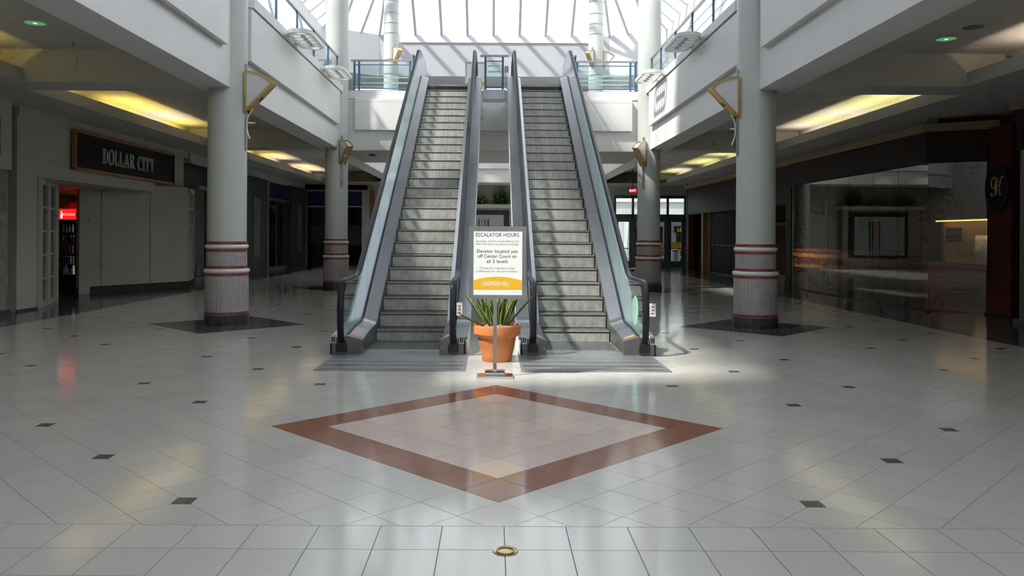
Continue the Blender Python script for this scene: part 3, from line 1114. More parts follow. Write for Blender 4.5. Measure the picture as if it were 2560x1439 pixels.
        obj('glass_panel', MB().prism(pl, g0, g1, 'x'), 'esc_glass', t)
        for ya, yb in zip(js, js[1:]):
            ys = [ya + .004 + (yb - ya - .008) * q / 8 for q in range(9)]
            pl = [(y, hr(y)) for y in ys] + [(y, dk(y) + .03) for y in reversed(ys)]
            obj('glass_panel', MB().prism(pl, g0, g1, 'x'), 'esc_glass', t)
        nt_ = [(y, z - .03) for y, z in HR if y > 24.7 and z > 6.3]
        pl = [(24.704, hr(24.704))] + nt_ + [(24.95, LAND + .27), (24.704, LAND + .27)]
        obj('glass_panel', MB().prism(pl, g0, g1, 'x'), 'esc_glass', t)
        # foot of the newel: steel box with the handrail inlet
        xo_, xi_ = d['do'] + sg * -.05, d['din'] - sg * .02
        lo, hi = sorted((xi_, xo_))
        zt = [(xi_, .215), (d['dg'], .275), (d['dg'] + sg * .06, .245), (xo_, .245)]
        pl = [(X(xi_), 0), (X(xo_), 0)] + [(X(q[0]), q[1]) for q in reversed(zt)]
        nb = obj('newel_base', MB().prism(pl, 11.56, 11.76, 'y'), 'steel_dark', t)
        obj('base_skirting', MB().box(X(d['do'] - sg * .05), X(d['do'] - sg * .02), 11.57, 12.6, 0, .16), 'black_plastic', nb)
        hx = d['hr']
        obj('handrail_inlet', MB().prism([(X(hx - .075), .05), (X(hx + .075), .05), (X(hx + .075), .14), (X(hx + .05), .185), (X(hx - .05), .185), (X(hx - .075), .14)], 11.50, 11.565, 'y'), 'black_plastic', nb)
        kx = d['do'] - sg * .075
        kb = obj('key_switch', MB().box(X(kx - .035), X(kx + .035), 11.53, 11.565, .17, .29), 'steel', nb)
        for q in (-.014, .014):
            obj('switch', MB().box(X(kx + q - .009), X(kx + q + .009), 11.522, 11.531, .19, .26), 'black_plastic', kb)
        obj('screw', MB().lathe([(.008, 0), (.008, .006)], seg=10).xform(Matrix.Translation((X(xi_ + sg * .03), 11.56, .10)) @ Matrix.Rotation(PI / 2, 4, 'X')), 'chrome', nb)
    # closed underside of the truss
    v = []
    for y, z in DK:
        lo = max(z - 1.10, 0.0)
        v += [(X(.41), y, lo), (X(2.33), y, lo)]
    obj('soffit', MB().add(v, [(2 * i, 2 * i + 1, 2 * i + 3, 2 * i + 2) for i in range(len(DK) - 1)]), 'clad_white', t)
    # small notice on a bracket beside the newel
    hx = .50 if s < 0 else 2.30
    nx = X(hx)
    nz = .66
    ny = 11.62
    n1 = obj('notice_plate', MB().box(nx - .055, nx + .055, ny, ny + .006, nz - .095, nz + .095), 'paper', t, label='small white notice with red marks')
    obj('notice_mark', MB().box(nx - .01, nx + .03, ny - .003, ny, nz - .055, nz - .042), 'ink_red' if s < 0 else 'ink', n1)
    obj('notice_mark', MB().box(nx, nx + .025, ny - .003, ny, nz - .015, nz + .015), 'ink_red', n1)
    obj('notice_mark', MB().box(nx - .01, nx + .03, ny - .003, ny, nz + .04, nz + .052), 'ink_red' if s < 0 else 'ink', n1)
    bx = X(.575 if s < 0 else 2.19)
    obj('bracket', MB().box(min(nx, bx), max(nx, bx), ny + .006, ny + .012, nz - .02, nz + .02), 'steel', n1)
    return t


ES1 = escalator(-1, 'left escalator of the pair, sunlit grooved steps and black handrails', None)
ES2 = escalator(1, 'right escalator of the pair, shaded steps, round mint sticker on its glass', None)
obj('round_sticker', MB().prism([(11.98 + .24 * math.cos(a), .62 + .22 * math.sin(a)) for a in [2 * PI * q / 28 for q in range(28)]], 2.118, 2.122, 'x'), 'mint_decal', ES2, label='pale mint round sticker on glass')

# landing between the escalator heads
pf = MB().box(-.36, .36, 24.0, 24.14, 5.83, LAND)
ld = obj('floor_landing', pf, 'clad_white', kind='structure')
obj('end_panel', MB().box(-.345, .345, 23.96, 24.0, 5.80, LAND + .03), 'steel_deck', ld)
obj('floor_landing_left', MB().box(-2.42, -.38, 25.6, YBR - .13, 5.83, LAND), 'clad_white', kind='structure')
obj('floor_landing_right', MB().box(.38, 2.42, 25.6, YBR - .13, 5.83, LAND), 'clad_white', kind='structure')

# ================================================================ RAILINGS
def railing(name_label, p0, p1, z0, z1, posts, panels, frost=(), mid=None, wires=()):
    """posts: distances along the run; panels: (from, to) glass sheets; z0 foot, z1 top of the top rail"""
    A, B = Vector((p0[0], p0[1], 0)), Vector((p1[0], p1[1], 0))
    d = (B - A).normalized()
    t = thing('railing', name_label, 'railing', (A.x, A.y, z0), math.atan2(d.y, d.x), 'railings of the upper floor')
    H = z1 - z0
    L = (B - A).length
    obj('top_rail', MB().bevbox(0, L, -.035, .035, H - .06, H, .012), 'rail_grey', t)
    if mid: obj('mid_rail', MB().box(posts[0], posts[-1], -.014, .014, mid - .014, mid + .014), 'rail_blue', t)
    obj('bottom_rail', MB().box(posts[0], posts[-1], -.014, .014, .07, .10), 'rail_blue', t)
    for q in posts:
        obj('post', MB().box(q - .032, q + .032, -.024, .024, 0, H - .06), 'rail_blue', t)
    for a, b in panels:
        g = obj('glass_panel', MB().box(a, b, -.005, .005, .11, (mid or H - .10) - .03), 'rail_glass', t)
        for z in frost:
            obj('frosted_stripe', MB().box(a + .03, b - .03, -.008, -.0055, z, z + .05), 'rail_glass_frost', g)
    for z in wires:
        obj('wire', MB().tube([(posts[0], .03, z), (posts[-1], .03, z)], .008, 6), 'rail_grey', t)
    return t


for s, nm, end in ((-1, 'left', 'on the left balcony above the DOLLAR CITY side'), (1, 'right', 'on the right balcony above the dark glass shop')):
    x = s * (XF + .0)
    y0, y1 = 16.25, 25.6
    pp = [.12, 2.1, 4.05, 5.95, 7.85, 9.25]
    a, b = ((x, y0), (x, y1))
    railing('blue post and glass railing ' + end, a, b, CURB, 7.42, pp, [(u + .05, v - .05) for u, v in zip(pp, pp[1:])], wires=(.30, .55))
for s, nm in ((-1, 'left'), (1, 'right')):
    xa, xb = sorted((s * 2.52, s * 4.72))
    L = xb - xa
    q = [.12, .27, L - .25] if s < 0 else [.20, L - .25, L - .08]
    pn = [(.30, L - .28)] if s < 0 else [(.24, L - .28)]
    railing('short blue railing on the bridge, %s of the escalators' % nm, (xa, YBR + .08), (xb, YBR + .08), 6.45, 7.48, q, pn, frost=(.22, .36, .50) if s > 0 else (.24, .42), mid=.86)
    railing('blue landing railing along the %s edge of the escalator platform' % nm, (s * 2.46, 24.35), (s * 2.46, YBR - .1), LAND, 7.22, [.1, 1.55], [(.16, 1.5)], mid=.92)
railing('short blue railing between the two escalator tops', (-.43, 24.03), (.43, 24.03), LAND + .02, 7.13, [.16, .68], [(.2, .64)], frost=(.35, .52, .69), mid=.86)
obj('control_box', MB().bevbox(.30, .42, 24.02, 24.14, 6.62, 6.80, .01).box(.33, .35, 24.06, 24.10, LAND, 6.62), 'rail_grey', label='small grey control box on a post at the escalator top', cat='control box')


# ================================================================ WALL LIGHTS ON THE COLUMNS
def sconce(cx, cy, ang, ztop, label, r=.365, tail=True):
    """fan-shaped lantern: a sector of white acrylic in a brass frame, standing out from the column along direction ang"""
    t = thing('fan_lantern', label, 'wall light', (cx, cy, 0), ang, 'fan shaped lights on the columns')
    H, rr = .76, .76
    z0 = ztop - H                                     # apex at the foot, arc at the top
    u0 = r + .02
    arc = [(u0 + rr * math.sin(a), z0 + rr * math.cos(a)) for a in [math.radians(45) * q / 10 for q in range(11)]]
    inn = [(u0 + .05 + (rr - .115) * math.sin(a) * .93, z0 + .09 + (rr - .14) * math.cos(a)) for a in [math.radians(43) * q / 10 for q in range(11)]]
    T2 = .10
    obj('diffuser', MB().prism([(u0 + .02, z0 + .04)] + [(u0 + .02 + (rr - .05) * math.sin(a), z0 + .03 + (rr - .06) * math.cos(a)) for a in [math.radians(44) * q / 10 for q in range(11)]], -T2 + .012, T2 - .012, 'y'), 'acrylic', t)
    outline = [(u0, z0)] + arc
    w = .05
    for nm, pts in (('frame_upright', [(u0, z0), (u0, z0 + rr)]), ('frame_slope', [(u0, z0), arc[-1]]), ('frame_arc', arc)):
        for yy in (-T2, T2):
            pth = [(p[0], yy, p[1]) for p in pts]
            obj(nm, MB().sweep(pth, [(-.021, -.010), (.021, -.010), (.021, .010), (-.021, .010)], up=(0, 1, 0)), 'brass', t)
    # outer skin of the fan (brass strip closing the sloping side), gap where the lamp is reached
    a, b = arc[-1], (u0, z0)
    pt = lambda k: (b[0] + (a[0] - b[0]) * k, b[1] + (a[1] - b[1]) * k)
    for k0, k1 in ((.06, .42), (.55, 1.0)):
        p, q = pt(k0), pt(k1)
        obj('cover', MB().add([(p[0], -T2, p[1]), (q[0], -T2, q[1]), (q[0], T2, q[1]), (p[0], T2, p[1]), (p[0] + .01, -T2, p[1] - .01), (q[0] + .01, -T2, q[1] - .01), (q[0] + .01, T2, q[1] - .01), (p[0] + .01, T2, p[1] - .01)],
                              [(0, 1, 2, 3), (7, 6, 5, 4), (0, 4, 5, 1), (1, 5, 6, 2), (2, 6, 7, 3), (3, 7, 4, 0)]), 'brass', t)
    obj('backplate', MB().box(r - .015, u0, -.05, .05, ztop - .02, ztop + .16) if not tail else MB().box(r - .015, r + .02, -.035, .035, ztop - 1.5, ztop + .16), 'rail_grey', t)
    if tail:
        obj('loose_wire', MB().tube(smooth_path([(u0 + .12, 0, z0 + .06), (u0 + .04, -.02, z0 - .08), (u0 + .015, -.03, z0 - .22), (u0 + .03, -.04, z0 - .38), (u0 + .08, -.05, z0 - .52)], 5), .014, 6), 'wire_white', t, 60)
    return t


sconce(-5.15, 15.5, math.radians(-6), 4.84, 'brass fan lantern facing us on the near left column')
sconce(5.06, 15.5, math.radians(186), 4.78, 'brass fan lantern facing us on the near right column')
sconce(-5.1, 26.0, math.radians(-52), 4.74, 'brass fan lantern on the column at the left end of the bridge')
sconce(5.02, 26.0, math.radians(232), 4.74, 'brass fan lantern on the column at the right end of the bridge')
sconce(-5.1, 39.6, math.radians(-55), 10.9, 'brass fan lantern on the far left column under the skylight', tail=False)
sconce(5.0, 39.6, math.radians(236), 10.8, 'brass fan lantern on the court side of the far right column', tail=False)
sconce(5.0, 39.6, math.radians(-3), 10.8, 'pale fan lantern on the right side of the far right column', tail=False)


# ================================================================ RACETRACK LIGHTS ON THE BALCONY EDGES
def ringlight(s, y, label):
    t = thing('balcony_light', label, 'light fixture', (s * 4.5, y, 6.38), 0, 'white oval grille lights on the balconies')
    L2, W2 = .86, .27
    path = []
    for k in range(28):
        a = 2 * PI * k / 28
        x, yy = W2 * math.cos(a), (L2 - W2) * (1 if math.sin(a) > 0 else -1) + W2 * math.sin(a)
        path.append((x, yy, 0))
    obj('ring', MB().sweep(path, [(-.02, -.045), (.02, -.045), (.02, .045), (-.02, .045)], closed=True), 'fixture_white', t, 40)
    for k in range(5):
        yy = -.6 + k * .3
        obj('slat', MB().box(-W2, W2, yy - .018, yy + .018, -.04, .04), 'fixture_white', t)
    obj('lamp_tray', MB().box(-.05, .05, -.62, .62, .0, .03), 'fixture_white', t)
    for yy in (-.38, .42):
        a, b = sorted((s * .24, s * .348))
        obj('arm', MB().box(a, b, yy - .05, yy + .05, -.03, .03), 'fixture_white', t)
    return t


ringlight(-1, 19.15, 'nearer white oval grille light on the left balcony')
ringlight(-1, 23.1, 'farther white oval grille light on the left balcony')
ringlight(1, 19.25, 'nearer white oval grille light on the right balcony')
ringlight(1, 23.4, 'farther white oval grille light on the right balcony, its shadow below')


# ================================================================ SIGN STAND, POTTED PLANT, FLOOR CAP
def T_front(x, y, z):
    return Matrix.Translation((x, y, z)) @ Matrix.Rotation(PI / 2, 4, 'X')


def dome(w, h0, h1):
    """flat-footed shape with an arched top, as printed on the posters"""
    return [(-w / 2, 0), (w / 2, 0)] + [(w / 2 - w * q / 24, h0 + (h1 - h0) * (1 - (2 * q / 24 - 1) ** 2)) for q in range(25)]


def sign_stand(loc, label, full=True, sc=1.0):
    t = thing('sign_stand', label, 'sign', loc, 0, 'mall sign stands')
    W, z0, z1 = .70, .955, 1.840
    b, bt = .05, .05
    obj('frame_side', MB().box(-W / 2, -W / 2 + b, -.011, .02, z0, z1), 'chrome', t)
    obj('frame_side', MB().box(W / 2 - b, W / 2, -.011, .02, z0, z1), 'chrome', t)
    obj('frame_rail', MB().box(-W / 2 + b, W / 2 - b, -.011, .02, z0, z0 + b), 'chrome', t)
    obj('frame_rail', MB().box(-W / 2 + b, W / 2 - b, -.011, .02, z1 - bt, z1), 'chrome', t)
    ps = obj('poster', MB().box(-W / 2 + b, W / 2 - b, -.006, .008, z0 + b, z1 - bt), 'paper', t)
    w = W - 2 * b
    dm = [(x, 1.073 + z) for x, z in dome(w, .107, .155)]
    obj('yellow_dome', MB().prism(dm, -.0078, -.0062, 'y'), 'paper_yellow', ps)
    if full:
        rows = [('ESCALATOR HOURS', .064, 1.715, 'ink', .524), ('Escalator will be closed before and', .036, 1.648, 'ink_light', .517), ('after mall hours to conserve energy.', .036, 1.613, 'ink_light', .525),
                ('Elevator located just', .060, 1.518, 'ink', .497), ('off Center Court on', .060, 1.457, 'ink', .475), ('all 3 levels', .060, 1.394, 'ink', .257),
                ('Thanks for helping us make', .036, 1.321, 'ink_light', .427), ('a difference for the environment.', .036, 1.282, 'ink_light', .503)]
        for s_, size, z, mt, wd in rows:
            text('lettering', s_, size, mt, ps, T_front(-.005, -.0068, z), width=wd)
        text('lettering', 'LANDMARK MALL', .082, 'ink_white', ps, T_front(-.02, -.0084, 1.114), width=.33)
        text('lettering', 'More Mall', .012, 'ink_light', ps, T_front(.2, -.0068, 1.035))
    else:
        text('lettering', 'The', .045, 'ink_light', ps, T_front(-.16, -.0068, 1.70))
    obj('pole', MB().box(-.048 if full else -.02, -.005 if full else .02, .022, .040, .03, z0 + .2), 'chrome', t)
    if full:
        bs = obj('base', MB().bevbox(-.245, .195, -.11, .11, 0, .035, .006), 'chrome', t)
        obj('base_bracket', MB().box(-.145, .085, -.045, .03, .035, .06), 'chrome', bs)
        obj('base_plate', MB().box(-.15, .10, .06, .085, .035, .085), 'chrome', bs)
    else:
        obj('base', MB().bevbox(-.22, .22, -.12, .12, 0, .03, .006), 'chrome', t)
    return t


sign_stand((.05, 9.78, 0), 'chrome sign stand with ESCALATOR HOURS poster in front of the potted plant')
s2 = sign_stand((-.60, 26.05, LAND - .55), 'framed poster on the landing at the top, behind the left escalator', False)

pot = thing('potted_snake_plant', 'terracotta pot of variegated snake plant between the escalators', 'potted plant', (.055, 11.12, 0))
obj('pot', MB().lathe([(.0, 0), (.195, 0), (.205, .01), (.215, .08), (.238, .19), (.240, .195), (.262, .325), (.268, .33), (.288, .345), (.322, .375), (.33, .47), (.322, .495), (.30, .495), (.285, .455), (.0, .455)], seg=40), 'terracotta', pot, 40)
sl = MB()
rs = random.Random(5)
nr, na = 8, 28
vv = [(0, 0, .50)]
for i in range(1, nr + 1):
    for j in range(na):
        r = .295 * i / nr
        a = 2 * PI * j / na
        vv.append((r * math.cos(a), r * math.sin(a), .50 - .03 * (i / nr) ** 2 + rs.uniform(-.012, .012)))
ff = [(0, 1 + j, 1 + (j + 1) % na) for j in range(na)]
for i in range(nr - 1):
    for j in range(na):
        a, b = 1 + i * na + j, 1 + i * na + (j + 1) % na
        ff.append((a, a + na, b + na, b))
sl.add(vv, ff)
obj('mulch', sl, 'mulch', pot, kind='stuff')


def leaf(base, tip, bend, width, twist):
    """strap leaf: green middle, pale yellow margins"""
    B, Tp, Bd = Vector(base), Vector(tip), Vector(bend)
    n = 12
    v, f, mi = [], [], []
    d0 = (Tp - B)
    side0 = Vector((-d0.y, d0.x, 0))
    if side0.length < .02: side0 = Vector((1, 0, 0))
    side0.normalize()
    for k in range(n + 1):
        u = k / n
        p = B * (1 - u) ** 2 + Bd * 2 * u * (1 - u) + Tp * u * u
        tn = (Bd - B) * (1 - u) + (Tp - Bd) * u
        tn.normalize()
        s_ = Matrix.Rotation(twist * (u - .2) + twist, 3, tn) @ side0
        w = width * (.55 + .45 * min(1, u * 3)) * (1 - u ** 3.5) ** .8 + .001
        nrm = tn.cross(s_).normalized()
        for q, c in ((-1, .0), (-.76, -.12), (0, -.28), (.76, -.12), (1, .0)):
            v.append(p + s_ * (w * q) + nrm * (w * c))
    mb = MB()
    for k in range(n):
        for q in range(4):
            a = k * 5 + q
            f.append((a, a + 1, a + 6, a + 5)); mi.append(1 if q in (0, 3) else 0)
    mb.v = [tuple(p) for p in v]
    mb.f, mb.m = f, mi
    return mb


LV = []
rl = random.Random(11)
for k in range(30):
    a = rl.uniform(0, 2 * PI)
    r = rl.uniform(.02, .19)
    h = rl.uniform(.30, .62)
    b = (r * math.cos(a), r * math.sin(a) * .8, .47)
    lean = rl.uniform(.02, .14)
    tp = (b[0] + math.cos(a) * lean + rl.uniform(-.04, .04), b[1] + math.sin(a) * lean, .47 + h)
    LV.append((b, tp, (b[0] * 1.1, b[1] * 1.1, .47 + h * .55), rl.uniform(.024, .034), rl.uniform(-1.2, 1.2)))
LV += [((-.12, -.05, .47), (-.55, -.12, .68), (-.32, -.1, .52), .036, .3), ((-.13, .0, .47), (-.56, -.05, .585), (-.30, .0, .58), .032, .2), ((-.14, -.03, .47), (-.46, -.02, .93), (-.24, -.03, .62), .034, .4),
       ((.14, -.03, .47), (.53, -.05, .93), (.25, -.06, .65), .040, -.4), ((.12, .03, .47), (.38, .05, 1.08), (.22, .04, .75), .032, .5), ((-.10, .02, .47), (-.34, .05, 1.0), (-.22, .04, .72), .03, -.4),
       ((-.08, -.12, .47), (-.30, -.22, .85), (-.17, -.2, .60), .034, .6), ((.08, -.13, .47), (.24, -.2, .90), (.14, -.18, .65), .032, -.6), ((.03, -.14, .47), (.10, -.2, .95), (.05, -.17, .7), .03, .8)]
for a_ in LV:
    obj('leaf', leaf(*a_), ['leaf_green', 'leaf_margin'], pot, 60)

cap = obj('floor_cap', MB().lathe([(.0, .001), (.06, .001), (.069, .004), (.07, 0.0), (.0, -.002)], seg=28), 'brass', smooth=40, label='small round brass cap set in the floor tiles', cat='floor cap')
cap.location = (.074, 4.4, 0)
obj('cap_ring', MB().lathe([(.042, .0055), (.05, .0055), (.05, .001), (.042, .001)], seg=28, ring=True), 'steel_dark', cap)


# ================================================================ CEILING FITTINGS
def downlight(x, y, z, label, mat='green_reflector', r=.17):
    t = thing('downlight', label, 'ceiling light', (x, y, z), 0, 'round lights in the ground floor ceiling')
    obj('trim_ring', MB().lathe([(r * .9, -.006), (r, -.006), (r * 1.02, 0), (r * .9, .002)], seg=28, ring=True), 'fixture_white', t, 40)
    obj('reflector', MB().lathe([(r * .9, -.005), (.0, -.007)], seg=28), mat, t, 40)
    if mat == 'green_reflector':
        obj('lamp', MB().lathe([(.0, -.012), (.03, -.008), (.035, 0), (.0, .004)], seg=12), 'lamp_glow', t, 40)
    return t


def zc(px, py, z):                                    # the point at height z that the photograph shows at (px, py)
    py = py - (px - 1234) * math.tan(math.radians(.3))
    y = F_PX * (z - CAM_H) / (588 - py)
    return (px - 1234) * y / F_PX, y


for px, py, lb, mt in ((85, 57, 'round green-lit downlight in the ceiling at upper left', 'green_reflector'), (2363, 97, 'round green-lit downlight in the ceiling at upper right', 'green_reflector'),
                       (622, 306, 'small pale downlight beside the near left column', 'yellow_reflector'), (1838, 321, 'small pale downlight beside the near right column', 'yellow_reflector'),
                       (795, 390, 'dim downlight left of the column at the bridge', 'fixture_white'), (1656, 402, 'dim downlight right of the column at the bridge', 'fixture_white')):
    x, y = zc(px, py, CEIL)
    downlight(x, y, CEIL - .002, lb, mt, .17 if y < 14 else .2)
x, y = zc(2430, 68, CEIL)
obj('ceiling_speaker', MB().lathe([(.0, -.012), (.13, -.012), (.16, 0), (.0, .0)], c=(x, y, CEIL - .001), seg=28), 'speaker_grey', smooth=40, label='round grey ceiling speaker beside the upper right green downlight', cat='speaker')
for px, py, lb in ((181, 104, 'tiny sprinkler head in the ceiling at upper left'), (2269, 137, 'tiny sprinkler head in the ceiling at upper right')):
    x, y = zc(px, py, CEIL)
    t = thing('sprinkler_head', lb, 'sprinkler', (x, y, CEIL), 0, 'sprinkler heads')
    obj('stem', MB().lathe([(.012, -.05), (.012, 0)], seg=10), 'steel_dark', t)
    obj('deflector', MB().lathe([(.0, -.06), (.03, -.06), (.03, -.05), (.0, -.05)], seg=12), 'steel_dark', t)
x, y = zc(930, 385, SOF)
t = thing('ceiling_vent', 'small dark square fitting under the bridge ceiling', 'vent', (x, y, SOF - .015))
obj('frame', MB().box(-.14, .14, -.25, .25, -.012, 0), 'ceiling_paint', t)
obj('grille', MB().box(-.09, .09, -.16, .16, -.05, -.012), 'black_plastic', t)

# fluorescent tubes lying in the coves
for s, kinds in ((-1, ['tube_warm', 'tube_yellow', 'tube_warm', 'tube_yellow', 'tube_yellow']), (1, ['tube_lime', 'tube_warm', 'tube_lime', 'tube_lime', 'tube_warm'])):
    side = 'left' if s < 0 else 'right'
    for bay, (y0, y1, skip, ofs) in enumerate(((2.0, 14.5, (), 0), (15.8, 25.5, (2,) if s < 0 else (), 0), (27.0, 43.2, (1, 4, 7, 8) if s < 0 else (2, 5, 8, 9), 1))):
        t = thing('cove_light', 'row of glowing fluorescent tubes in the %s ceiling cove, %s bay' % (side, ('nearest', 'middle', 'farthest')[bay]), 'cove light', (s * (8.90 if bay == 0 else 9.30), y0, SOF + .04), 0, 'cove lights')
        k = 0
        y = .1
        while y + 1.22 < y1 - y0:
            if k not in skip:
                kind = kinds[(k + ofs) % len(kinds)]
                if s < 0 and bay == 0: kind = 'tube_yellow'
                if s > 0 and bay == 0: kind = 'tube_yellow' if k % 3 < 2 else 'tube_warm'
                o = obj('tube', MB().tube([(0, y, .08), (0, y + 1.2, .08)], .016, 8), kind, t, 60)
                obj('batten', MB().box(-.03, .03, y, y + 1.2, 0, .05), 'fixture_white', o)
            y += 1.28
            k += 1

for k, (x, lb) in enumerate(((-7.0, 'left'), (0.0, 'middle'), (7.0, 'right'))):  # added glowing panels that brighten the dark far gallery
    t = thing('gallery_fill_light', 'added fill light panel in the upper far gallery, %s of three' % lb, 'ceiling light', (x, 45.2, 9.96), 0, 'added upper gallery fill lights')
    obj('diffuser', MB().box(-.9, .9, -.3, .3, -.02, .02), 'gallery_fill_glow', t)
    obj('frame', MB().box(-.96, -.9, -.36, .36, -.03, .03).box(.9, .96, -.36, .36, -.03, .03).box(-.9, .9, -.36, -.3, -.03, .03).box(-.9, .9, .3, .36, -.03, .03), 'fixture_white', t)

# ================================================================ LEFT SHOPS
LW = 'store_grey'


def quad_wall(p0, p1, z0, z1, th, mat, name, parent=None, **kw):
    """upright slab between two floor points"""
    A, B = Vector(p0), Vector(p1)
    d = (B - A).normalized()
    n = Vector((-d.y, d.x)) * th
    return obj(name, MB().prism([tuple(A), tuple(B), tuple(B + n), tuple(A + n)], z0, z1), mat, parent, **kw)


shop = thing('shopfront', 'pale shopfront of the DOLLAR CITY shop with grid windows', 'shopfront', (-XL, 17.5, 0))
I = Matrix.Translation((XL, -17.5, 0))


def sp(name, mb, mat, parent=None, smooth=None):
    o = obj(name, mb, mat, parent or shop, smooth)
    if parent is None: o.location = (XL, -17.5, 0)
    return o


sp('pier', MB().box(-XL - .3, -XL, 17.5, 18.27, 0, 3.0), LW)
sp('header', MB().box(-XL - .3, -XL, 17.5, 24.6, 3.0, SOF), LW)
sp('header', MB().box(-XL - .5, -XL - .12, 24.6, 27.2, 3.25, SOF), LW)
sp('header', MB().box(-XL - .9, -XL - .5, 27.2, 32.6, 3.3, SOF), 'dark_stone')
sp('cornice', MB().box(-XL, -XL + .05, 17.5, 27.2, SOF - .22, SOF), LW)
sp('entry_ceiling', MB().box(-14.3, -XL - .3, 17.5, 27.4, 2.98, 3.04), 'ceiling_paint')


def grid_window(p0, p1, z0, z1, cols, rows, stile):
    A, B = Vector(p0), Vector(p1)
    L = (B - A).length
    ang = math.atan2((B - A).y, (B - A).x)
    M = Matrix.Translation((A.x, A.y, 0)) @ Matrix.Rotation(ang, 4, 'Z')
    bar = .05
    w = (L - 2 * stile - (cols - 1) * stile * .9) / cols
    h = (z1 - z0 - .25 - (rows - 1) * bar) / rows
    fr = MB()
    x = 0
    for c in range(cols + 1):
        sw = stile if c in (0, cols) else stile * .9
        fr.box(x, x + sw, -.06, .06, z0, z1)
        x += sw + w
    for r in range(rows + 1):
        zz = z0 + (0 if r == 0 else .12 + r * h + (r - 1) * bar)
        fr.box(0, L, -.045, .045, zz, zz + (.12 if r == 0 else (z1 - zz if r == rows else bar)))
    wf = sp('window_frame', fr.xform(M), LW)
    x = stile
    for c in range(cols):
        for r in range(rows):
            zz = z0 + .12 + r * (h + bar)
            sp('pane', MB().box(x, x + w, .0, .01, zz, zz + h).xform(M), 'store_pane', wf)
        x += w + stile * .9
    return wf


grid_window((-XL - .02, 18.27), (-11.2, 20.55), 0, 3.0, 2, 5, .46)
o = quad_wall((-11.75, 22.75), (-9.9, 26.0), 0, 3.22, .14, LW, 'closing_wall', shop)
o.location = (XL, -17.5, 0)
o = quad_wall((-11.77, 22.72), (-9.89, 25.97), 0, .20, .14, 'dark_stone', 'plinth', shop)
o.location = (XL, -17.5, 0)
for k in (.18, .62):                                        # joints of the panelled wall
    a = Vector((-11.75, 22.75)).lerp(Vector((-9.9, 26.0)), k)
    o = quad_wall((a.x + .002, a.y - .004), (a.x + .008, a.y + .006), .2, 3.22, -.004, 'store_pane', 'panel_joint', shop)
    o.location = (XL, -17.5, 0)
grid_window((-9.93, 26.02), (-10.35, 27.6), .2, 3.22, 2, 5, .16)
sp('plinth', MB().box(-XL - .02, -XL + .02, 17.5, 18.3, 0, .05), 'dark_stone')
obj('wall_shop_left', MB().box(-14.35, -14.3, 15, 30, 0, 4.5).box(-14.35, -11.0, 29.8, 30, 0, 4.5).box(-14.35, -10.9, 17.2, 17.4, 0, 4.5), 'tan_trim', kind='structure')

# sign
sg = thing('shop_sign', 'black DOLLAR CITY sign with thin wooden frame', 'sign', (-XL + .04, 19.75, 3.36))
SW, SH = 6.0, .86
obj('board', MB().box(0, .07, 0, SW, 0, SH), 'sign_black', sg)
for nm, b in (('frame_rail', (0, .095, -.06, SW + .0, -.07, 0)), ('frame_rail', (0, .095, -.06, SW, SH, SH + .07)), ('frame_side', (0, .095, -.07, 0, -.07, SH + .07)), ('frame_side', (0, .095, SW, SW + .05, -.07, SH + .07))):
    obj(nm, MB().box(*b), 'wood_trim' if b[3] <= SW else 'sign_black', sg)


def ring_sector(cx, cy, ro, si, a0, a1, n=14):
    """quads of an elliptical ring: ro=(rx,ry) outside, si=(rx,ry) inside"""
    q = []
    for k in range(n):
        t0, t1 = a0 + (a1 - a0) * k / n, a0 + (a1 - a0) * (k + 1) / n
        q.append([(cx + ro[0] * math.cos(t0), cy + ro[1] * math.sin(t0)), (cx + ro[0] * math.cos(t1), cy + ro[1] * math.sin(t1)), (cx + si[0] * math.cos(t1), cy + si[1] * math.sin(t1)), (cx + si[0] * math.cos(t0), cy + si[1] * math.sin(t0))])
    return q


def rc(x0, x1, y0, y1):
    return [(x0, y0), (x1, y0), (x1, y1), (x0, y1)]


